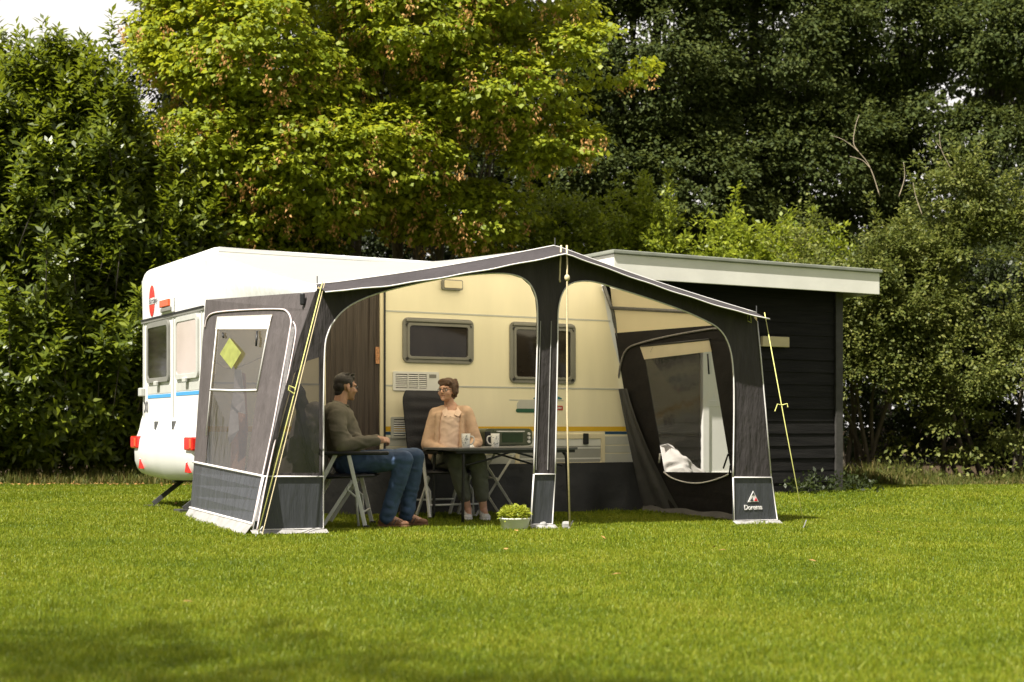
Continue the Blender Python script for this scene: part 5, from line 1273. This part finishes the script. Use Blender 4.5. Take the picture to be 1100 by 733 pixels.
# ---- maples with hanging keys
def maple(px, D, top, lobes, n, label, seed, trunks, keyshare=.20):
    r = np.random.default_rng(seed); x = X(px, D)
    t = thing('maple', label, 'tree', (x, D+.6, 0), 0, 'sycamore maples behind the awning')
    P_, d = lobe_points(r, lobes, n, (.60, 1.0), seed, -.36, 1.15)
    C, dd, N, Ln, Wd = clusters(r, P_, d, 44, .38, .22, (.07, .125), (.75, 1.0), 1.0, .28, .45, .5)
    leaves_obj('crown', C, dd, N, Ln, Wd, M['maple'], t, .06, .12)
    sel = r.random(len(P_)) < keyshare; pk_ = P_[sel]; nk_ = len(pk_); per = 20
    drop = r.uniform(-.34, -.10, nk_*per); c = np.repeat(pk_+np.stack([r.normal(0, .2, nk_), r.normal(-.25, .12, nk_), r.normal(-.05, .05, nk_)], 1), per, 0)
    c[:, 2] += drop; c[:, :2] += r.normal(0, .045, (nk_*per, 2))
    dk = r.normal(0, .55, (nk_*per, 3)); dk[:, 2] -= 1
    Lk = r.uniform(.045, .075, nk_*per)
    tag(leaves_obj('winged_seeds', c, dk, r.normal(0, 1, (nk_*per, 3)), Lk, Lk*.5, M['keys'], t), kind='stuff')
    tg_ = [P_[i]*.8+np.array([x, D+.6, P_[i][2]])*.2 for i in r.choice(len(P_), 16)]
    for i, (tpx, tr_, lean) in enumerate(trunks):
        tx = X(tpx, D)
        trunk_limbs(r, (tx, D+.6, -.05), (tx+lean, D+.6+r.normal(0, .2), top), tr_, tg_[i::len(trunks)], M['bark'], t)
    return t
maple(300, 24, 9.0, [(X(235, 24), 23.6, 5.4, 1.5, 1.4, 1.2), (X(300, 24), 23.4, 7.0, 1.8, 1.6, 1.5), (X(215, 24), 23.9, 7.4, 1.0, 1.1, 1.1), (X(350, 24), 23.4, 5.2, 1.5, 1.5, 1.1), (X(270, 24), 23.8, 4.2, 1.5, 1.2, .75), (X(260, 24), 23.9, 8.7, 1.9, 1.5, 1.2), (X(370, 24), 23.6, 8.6, 1.7, 1.5, 1.3)], 1750, 'sunlit yellow green maple with orange seed bunches right of the conifer', 31, ((330, .13, -.4), (372, .10, .2)))
maple(470, 24.5, 9.4, [(X(450, 24), 23.5, 7.7, 1.5, 1.4, 1.1), (X(540, 24), 23.8, 8.3, 1.7, 1.4, .9), (X(430, 24), 23.6, 5.4, 1.2, 1.2, .9), (X(530, 24), 23.7, 6.4, 1.6, 1.3, .75), (X(625, 24), 23.8, 7.1, 1.2, 1.0, .55), (X(585, 24), 23.8, 5.6, .9, .9, .55), (X(490, 24), 24.2, 4.5, 1.4, 1.0, .6), (X(470, 24), 23.9, 9.3, 2.0, 1.5, .8)], 1250, 'multi stemmed maple with spreading branches above the awning peak', 32, ((427, .12, -.2), (445, .16, .1), (462, .10, .4), (505, .09, .6)), .24)
# nest box on the maple stem
bx0 = P(429, 234, 24.9); 
nb_ = thing('nest_box', 'small wooden nest box fixed to a maple stem above the roof', 'nest box', (bx0.x, bx0.y, bx0.z))
MB().box(bx0+V3((0, 0, -.055)), (.20, .15, .11)).build('front_board', M['birdbox'], nb_, bevel=.004)
MB().box(bx0+V3((-.092, 0, .06)), (.016, .15, .12)).box(bx0+V3((.092, 0, .06)), (.016, .15, .12)).box(bx0+V3((0, .07, .06)), (.168, .012, .12)).build('side_board', M['birdbox'], nb_)
MB().box(bx0+V3((0, -.02, .128)), (.24, .22, .014), Matrix.Rotation(R(-6), 3, 'X')).build('roof', M['bark_dark'], nb_)

# ---- big dark trees behind
def big_tree(px, D, lobes, n, label, seed, r0=.25, per=62, lf=(.075, .13), mt='oak', gap=-.40, top=None):
    r = np.random.default_rng(seed); x = X(px, D)
    t = thing('oak', label, 'tree', (x, D+1.0, 0), 0, 'dark woodland trees behind the garden')
    P_, d = lobe_points(r, lobes, n, (.55, 1.0), seed, gap, .9)
    C, dd, N, Ln, Wd = clusters(r, P_, d, per, .46, .36, lf, (.5, .75), .8, .15, .5, .6)
    leaves_obj('crown', C, dd, N, Ln, Wd, M[mt], t, .1, .08)
    zt = top or max(l_[2] for l_ in lobes); tg_ = [P_[i]*.75+np.array([x, D+1.0, P_[i][2]])*.25 for i in r.choice(len(P_), 20)]
    trunk_limbs(r, (x, D+1.0, -.05), (x+r.normal(0, .3), D+1.0, zt+.6), r0, tg_, M['bark_dark'], t)
    return t
big_tree(690, 30, [(X(690, 30), 30, 8.6, 2.2, 2, 1.9), (X(640, 30), 30, 6.4, 1.7, 1.6, 1.6), (X(730, 30), 30, 5.8, 1.9, 1.6, 1.7), (X(620, 30), 30, 10.4, 2.0, 1.8, 1.5), (X(720, 30), 30, 10.8, 2.0, 1.8, 1.5)], 1300, 'dark oak directly right of the maple branch tips', 41)
big_tree(830, 31, [(X(830, 31), 31, 9.0, 2.3, 2, 1.7), (X(790, 31), 31, 6.8, 1.9, 1.7, 1.5), (X(870, 31), 31, 6.6, 1.9, 1.7, 1.6), (X(815, 31), 31, 4.6, 2.3, 1.6, 1.5), (X(820, 31), 31, 11.0, 2.4, 1.8, 1.2)], 1300, 'broad dark oak rising above the bright shrubs over the shed', 42)
big_tree(960, 32, [(X(950, 32), 32, 9.6, 2.2, 2, 1.3), (X(985, 32), 32, 7.6, 1.6, 1.7, .9), (X(930, 32), 32, 7.4, 1.4, 1.5, 1.0), (X(960, 32), 32, 11.2, 2.3, 1.8, .8), (X(975, 32), 32, 5.3, 1.8, 1.6, 1.0)], 1000, 'thin crowned oak with bare stem showing gaps of sky', 43, .2, gap=-.30)
big_tree(1075, 31, [(X(1085, 31), 31, 9.3, 1.9, 1.8, 1.3), (X(1060, 31), 31, 7.0, 1.6, 1.6, .8), (X(1110, 31), 31, 6.0, 1.8, 1.7, 1.3), (X(1130, 31), 31, 10.8, 2.0, 1.6, 1.4), (X(1060, 31), 31, 4.2, 2.0, 1.5, 1.3)], 1100, 'dark oak at the right edge with layered branches', 44, gap=-.2)
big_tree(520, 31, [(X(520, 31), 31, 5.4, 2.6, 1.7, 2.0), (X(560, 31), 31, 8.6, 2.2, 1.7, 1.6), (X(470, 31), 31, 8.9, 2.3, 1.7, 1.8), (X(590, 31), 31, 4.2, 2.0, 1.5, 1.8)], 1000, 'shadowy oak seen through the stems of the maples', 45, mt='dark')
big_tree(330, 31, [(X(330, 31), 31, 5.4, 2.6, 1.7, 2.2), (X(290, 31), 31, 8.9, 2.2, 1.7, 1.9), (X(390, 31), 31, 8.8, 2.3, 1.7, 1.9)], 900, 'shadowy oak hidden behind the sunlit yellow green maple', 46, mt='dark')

# ---- shrubs above the awning and shed, bushes at the right
def shrub(name, label, cat, group, px, D, lobes, n, per, rad, lf, wl, mt, seed, gap=-.4, twigs=(), flat=.6, up=.7, stemn=7, keep=(.62, 1), sh=(.3, .8)):
    r = np.random.default_rng(seed); x = X(px, D)
    t = thing(name, label, cat, (x, D+.4, 0), 0, group)
    P_, d = lobe_points(r, lobes, n, keep, seed, gap, 1.5)
    C, dd, N, Ln, Wd = clusters(r, P_, d, per, rad, flat, lf, wl, up, .12, .6, .55)
    q_, e_ = shoots(r, P_, d, n//5, sh); C2, dd2, N2, Ln2, Wd2 = clusters(r, q_, e_, 13, .11, .7, lf, wl, up, .1, .9, .6)
    leaves_obj('crown', np.concatenate([C, C2]), np.concatenate([dd, dd2]), np.concatenate([N, N2]), np.concatenate([Ln, Ln2]), np.concatenate([Wd, Wd2]), M[mt], t, .1, .08)
    for i in range(stemn):
        m = MB()
        b_ = Vector((x+r.normal(0, .4), D+.4+r.normal(0, .25), 0)); e_ = Vector(P_[r.integers(len(P_))])
        m.tube(smoothline([tuple(b_), tuple(b_.lerp(e_, .5)+Vector((r.normal(0, .15), .1, .3))), tuple(e_)], 4), np.linspace(.045, .008, 9), 6); m.build('stem', M['bark'], t, smooth=True)
    if twigs:
        for tw in twigs:
            m = MB(); pts = smoothline([(X(a, D), D-.3, Z(b_, D)) for a, b_ in tw], 4); m.tube(pts, np.linspace(.008, .003, len(pts)), 5); m.build('bare_twig', M['twig'], t, smooth=True)
    return t
sg_ = 'bright shrubs above the awning and shed'
shrub('shrub', 'leafy shrub in half shade behind the awning peak', 'shrub', sg_, 600, 25, [(X(590, 25), 25, 2.7, 1.5, 1.0, 1.6), (X(640, 25), 25, 3.2, 1.1, 1.0, 1.5), (X(612, 25), 25, 4.3, .7, .7, .7)], 620, 26, .26, (.06, .10), (.5, .7), 'shrub', 51)
shrub('shrub', 'yellow green shrub over the left end of the shed roof', 'shrub', sg_, 715, 25, [(X(690, 25), 25, 3.0, 1.2, 1.0, 1.4), (X(735, 25), 25, 3.6, .95, .9, 1.25), (X(765, 25), 25, 3.5, .8, .8, 1.0), (X(712, 25), 25, 4.4, .5, .6, .55)], 640, 26, .24, (.07, .12), (.45, .65), 'shrub', 52, gap=-.3)
shrub('shrub', 'low bright shrub topping the middle of the shed roof', 'shrub', sg_, 800, 24.6, [(X(800, 24.6), 24.6, 2.9, 1.2, .9, 1.05), (X(845, 24.6), 24.6, 3.0, .9, .8, 1.05), (X(870, 24.6), 24.6, 3.1, .7, .8, .8)], 520, 26, .22, (.07, .12), (.4, .6), 'shrub', 53, gap=-.3)
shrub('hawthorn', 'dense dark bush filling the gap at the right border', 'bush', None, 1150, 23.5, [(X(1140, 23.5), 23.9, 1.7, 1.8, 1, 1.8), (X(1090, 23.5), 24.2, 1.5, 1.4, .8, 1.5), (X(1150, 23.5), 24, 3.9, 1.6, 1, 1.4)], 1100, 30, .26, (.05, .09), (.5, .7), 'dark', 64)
hg = 'hawthorn bushes at the right of the shed'
shrub('hawthorn', 'hawthorn bush beside the shed corner with bare twigs on top', 'bush', hg, 925, 22.4, [(X(930, 22.4), 22.6, 1.5, 1.1, 1.0, 1.2), (X(915, 22.4), 22.6, 2.7, 1.0, 1.0, 1.1), (X(925, 22.4), 22.4, 3.5, .95, .9, .75), (X(965, 22.4), 22.5, 2.5, .9, .9, 1.2), (X(895, 22.4), 22.6, 3.7, .35, .5, .5), (X(925, 22.4), 22.5, 4.35, .3, .3, .22)], 1000, 46, .34, (.045, .085), (.5, .7), 'thorn', 61, gap=.10, flat=.32,
      twigs=(((940, 215), (930, 185), (918, 168), (902, 155), (888, 150)), ((918, 168), (912, 158), (914, 140), (918, 128)), ((930, 185), (921, 176), (908, 172)), ((960, 215), (966, 195), (965, 178))))
shrub('hawthorn', 'tall hawthorn bush at the right edge of the photo', 'bush', hg, 1060, 22.2, [(X(1055, 22.2), 22.4, 1.5, 1.2, 1.0, 1.3), (X(1065, 22.2), 22.3, 3.0, 1.1, 1.0, 1.25), (X(1095, 22.2), 22.3, 3.2, 1.0, .9, 1.2), (X(1035, 22.2), 22.3, 4.5, .55, .6, .5), (X(1010, 22.2), 22.5, 3.0, .7, .8, .9), (X(1110, 22.2), 22.4, 1.6, 1.1, 1, 1.3)], 1250, 46, .34, (.045, .085), (.5, .7), 'thorn', 62, gap=.10, flat=.32,
      twigs=(((1025, 205), (1015, 185), (1005, 165), (1003, 148)), ((1005, 165), (1000, 158)), ((985, 235), (978, 215), (975, 200))))
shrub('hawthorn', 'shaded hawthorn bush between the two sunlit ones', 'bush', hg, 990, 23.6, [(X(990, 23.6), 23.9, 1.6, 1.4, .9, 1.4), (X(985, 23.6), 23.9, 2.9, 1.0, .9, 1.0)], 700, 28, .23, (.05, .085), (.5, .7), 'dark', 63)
# ---- unseen tree added behind the camera to darken the near lawn
def added_shade_tree():
    r = np.random.default_rng(91); c = (-9.6, -5.5, 15.0)
    t = thing('added_shade_tree', 'added unseen tree behind the viewer that shades the near lawn', 'tree', (c[0], c[1], 0)); t['kind'] = 'structure'
    P_, d = lobe_points(r, [(c[0], c[1]-.7, c[2], 5.4, 4.6, 4.0), (c[0]-3, c[1]-2, c[2]+1, 4, 4, 4), (c[0]+5.0, c[1]-.6, c[2]-1, 4.2, 3.0, 3.0), (c[0]+9.5, c[1]+.1, c[2]-1.5, 3.8, 2.9, 2.7), (c[0]+13.5, c[1]+.1, c[2]-2.5, 3.6, 2.8, 2.6)], 8200, (.1, 1), 91, -9, .5, False)
    C, dd, N, Ln, Wd = clusters(r, P_, d, 7, .75, .8, (.11, .18), (.5, .8), .8, .1, .5, .6)
    leaves_obj('crown', C, dd, N, Ln, Wd, M['oak'], t)
    trunk_limbs(r, (c[0], c[1], -.05), (c[0], c[1], c[2]), .32, [P_[i] for i in r.choice(len(P_), 14)], M['bark_dark'], t)
added_shade_tree()
# ---- dense wood far behind
def wood():
    r = np.random.default_rng(71); lobes = []
    for x in np.arange(-20, 22, 2.1):
        hmax = 7.2 if x < -8 else 11.5
        for z in np.arange(.7, hmax, 2.0): lobes.append((x+r.normal(0, .5), 38+r.normal(0, 1.2), z+r.normal(0, .4), 1.9, 1.3, 1.6))
    P_, d = lobe_points(r, lobes, 6000, (.4, 1), 71, -.62, .6)
    C, dd, N, Ln, Wd = clusters(r, P_, d, 22, .6, .6, (.16, .28), (.5, .8), .7, .1, .5, .6)
    o = leaves_obj('wood', C, dd, N, Ln, Wd, M['dark'], None); tag(o, 'dark wood closing the view far behind the trees', 'wood', kind='stuff')
wood()
# ---- undergrowth, verge and litter
def blades(name, x, y, h, wd, mt, label, cat, lean=.35, parent=None, kind='stuff', seg2=True, zoff=0):
    n = len(x); r = rng; z = gzv(x, y)+zoff; a = r.random(n)*6.28
    tx = np.cos(a)*wd*.5; ty = np.sin(a)*wd*.5; b_ = r.random(n)*6.28; ln_ = h*np.abs(r.normal(0, lean, n))
    lx, ly = np.cos(b_)*ln_, np.sin(b_)*ln_
    p0 = np.stack([x-tx, y-ty, z], 1); p1 = np.stack([x+tx, y+ty, z], 1)
    m0 = np.stack([x+lx*.35+tx*.8, y+ly*.35+ty*.8, z+h*.6], 1); m1 = np.stack([x+lx*.35-tx*.8, y+ly*.35-ty*.8, z+h*.6], 1)
    tp = np.stack([x+lx, y+ly, z+h*np.clip(1-.3*np.abs(ln_/h), .5, 1)], 1)
    if seg2:
        V = np.stack([p0, p1, m0, m1, tp], 1).reshape(-1, 3); b0 = np.arange(n)*5
        Q = np.concatenate([np.stack([b0, b0+1, b0+2], 1), np.stack([b0, b0+2, b0+3], 1), np.stack([b0+3, b0+2, b0+4], 1)])
    else:
        V = np.stack([p0, p1, tp], 1).reshape(-1, 3); Q = np.arange(n*3).reshape(-1, 3)
    o = place(name, fast_mesh(name, V, Q), mt, parent)
    if parent is None: tag(o, label, cat, kind=kind)
    return o
M['weed'] = leafmat('verge weeds', [(.1, (.045, .070, .012)), (.45, (.095, .115, .022)), (.75, (.20, .16, .055)), (.95, (.28, .17, .075))], .6, (.3, .3, .06), .35, .25, 1.2)
r = np.random.default_rng(81)
n = 15000; x = r.uniform(4.6, 12.5, n); y = 21.0+np.abs(r.normal(0, .55, n))+.2*np.sin(x*1.7); hh = r.uniform(.08, .48, n)*(.7+.3*np.sin(x*2.3+1))*np.clip(.35+(y-20.9)*.9, .3, 1)
blades('verge_weeds', x, y, hh, r.uniform(.008, .022, n), M['weed'], 'straw and green weeds along the right edge of the lawn', 'weeds', .5)
k_ = 800; C = np.stack([r.uniform(5.6, 12, k_), 21.2+np.abs(r.normal(0, .5, k_)), r.uniform(.05, .55, k_)], 1)
o = leaves_obj('verge_leaves', C, r.normal(0, 1, (k_, 3))+[0, 0, .3], r.normal(0, .5, (k_, 3))+[0, 0, 1], r.uniform(.05, .10, k_), r.uniform(.03, .06, k_), M['thorn'], None)
tag(o, 'low bramble leaves among the verge weeds at the right', 'undergrowth', kind='stuff')
n = 6500; x = r.uniform(-10.5, -3.2, n); y = 21.2+np.abs(r.normal(0, .5, n)); hh = r.uniform(.06, .36, n)*np.clip(.4+(y-21.1)*.9, .3, 1)
blades('hedge_grass', x, y, hh, r.uniform(.008, .02, n), M['weed'], 'thin rough grass growing along the foot of the laurels', 'grass', .5)
# dark weeds at the shed corner
sp = L(8.5, NS+.35, 0); k_ = 520
t = thing('weed_clump', 'dark leafy weed clump at the foot of the shed corner', 'weeds', (sp.x, sp.y, 0))
u = r.uniform(8.0, 9.5, k_); nn = NS+.12+np.abs(r.normal(0, .18, k_)); hh = r.random(k_)*.26*(.5+.5*np.sin(u*5)**2)+.02
C = np.stack([A0.x+CA*u+SA*nn, A0.y+SA*u-CA*nn, hh], 1)
leaves_obj('foliage', C, r.normal(0, 1, (k_, 3))+[0, 0, .6], r.normal(0, .5, (k_, 3))+[0, 0, 1], r.uniform(.05, .10, k_), r.uniform(.025, .045, k_), M['dark'], t)
# fallen leaves
n = 575; x = np.concatenate([r.uniform(-10, -3.6, 560), r.uniform(-4, 5, 15)]); y = np.concatenate([20.6+np.abs(r.normal(0, .6, 560)), r.uniform(6, 16, 15)])
C = np.stack([x, y, gzv(x, y)+np.where(y > 20, .03, .045)], 1)
o = leaves_obj('leaf_litter', C, r.normal(0, 1, (n, 3))*[1, 1, .2], r.normal(0, .25, (n, 3))+[0, 0, 1], r.uniform(.03, .07, n), r.uniform(.02, .045, n), M['leaf_dry'], None)
tag(o, 'dry fallen leaves scattered under the laurels and on the lawn', 'fallen leaves', kind='stuff')
# ---- mown grass
def grass_mat():
    m, n, l, b = nt('grass blade'); b.inputs['Roughness'].default_value = .5; b.inputs['Specular IOR Level'].default_value = .3
    g_ = n.new('ShaderNodeNewGeometry'); tc = n.new('ShaderNodeTexCoord')
    n1 = n.new('ShaderNodeTexNoise'); n1.inputs['Scale'].default_value = .8; n1.inputs['Detail'].default_value = 4; l.new(tc.outputs['Object'], n1.inputs[0])
    n2 = n.new('ShaderNodeTexNoise'); n2.inputs['Scale'].default_value = 3.5; n2.inputs['Detail'].default_value = 3; l.new(tc.outputs['Object'], n2.inputs[0])
    def ma(op, a, b_, c=None):
        x = n.new('ShaderNodeMath'); x.operation = op
        for i, s_ in enumerate((a, b_, c)):
            if s_ is None: continue
            if isinstance(s_, (int, float)): x.inputs[i].default_value = s_
            else: l.new(s_, x.inputs[i])
        return x.outputs[0]
    f = ma('MULTIPLY_ADD', g_.outputs['Random Per Island'], .38, ma('MULTIPLY_ADD', n1.outputs['Fac'], .58, ma('MULTIPLY_ADD', n2.outputs['Fac'], .24, -.05)))
    rp = ramp(n, [(.25, (.056, .098, .007)), (.43, (.124, .176, .009)), (.60, (.200, .240, .012)), (.82, (.29, .29, .030)), (.96, (.42, .34, .09))])
    l.new(f, rp.inputs[0]); l.new(rp.outputs[0], b.inputs['Base Color'])
    t = n.new('ShaderNodeBsdfTranslucent'); mc = n.new('ShaderNodeMix'); mc.data_type = 'RGBA'; mc.inputs[0].default_value = .4
    l.new(rp.outputs[0], mc.inputs[6]); mc.inputs[7].default_value = (.35, .40, .02, 1); l.new(mc.outputs[2], t.inputs[0])
    mx = n.new('ShaderNodeMixShader'); mx.inputs[0].default_value = .35
    l.new(b.outputs[0], mx.inputs[1]); l.new(t.outputs[0], mx.inputs[2]); l.new(mx.outputs[0], n['Material Output'].inputs[0]); return m
def scatter(d0, d1, dens, hw=.43):
    A = hw*(d1*d1-d0*d0); k_ = int(A*dens); y = np.sqrt(d0*d0+(d1*d1-d0*d0)*r.random(k_)); x = r.uniform(-hw, hw, k_)*y; m_ = int((d1-d0)*4.4*dens*.55);
    ym = r.uniform(d0, d1, m_); xm = np.where(r.random(m_) < .5, -1, 1)*(hw*ym+2.2*r.random(m_)); return np.concatenate([x, xm]), np.concatenate([y, ym])
xs_, ys_, hs_, ws_ = [], [], [], []
for d0, d1, dens, h0, h1, w0 in ((4.0, 7.5, 12500, .016, .042, .0036), (7.5, 11, 7500, .016, .042, .0048), (11, 15.5, 4300, .018, .046, .0068), (15.5, 22, 2100, .02, .050, .010)):
    x, y = scatter(d0, d1, dens); tuft = .8+.22*np.sin(x*5.1+3*np.sin(y*2.3))*np.sin(y*4.3+2*np.sin(x*1.9))
    xs_.append(x); ys_.append(y); hs_.append(r.uniform(h0, h1, len(x))*tuft); ws_.append(np.full(len(x), w0)*r.uniform(.7, 1.3, len(x)))
x = np.concatenate(xs_); y = np.concatenate(ys_); h = np.concatenate(hs_); wd = np.concatenate(ws_)
tn = 260; tx, ty = scatter(4.5, 20, tn/(.43*380)); tk = len(tx); pt_ = 34
x = np.concatenate([x, np.repeat(tx, pt_)+r.normal(0, .05, tk*pt_)]); y = np.concatenate([y, np.repeat(ty, pt_)+r.normal(0, .05, tk*pt_)])
h = np.concatenate([h, np.repeat(r.uniform(.05, .085, tk), pt_)*r.uniform(.5, 1, tk*pt_)]); wd = np.concatenate([wd, np.full(tk*pt_, .0055)])
ok = y < 21.4+.3*np.sin(x*1.3)
rng = np.random.default_rng(99)
blades('lawn_grass', x[ok], y[ok], h[ok], wd[ok], grass_mat(), 'short bright green mown grass covering the whole lawn', 'grass', .6)
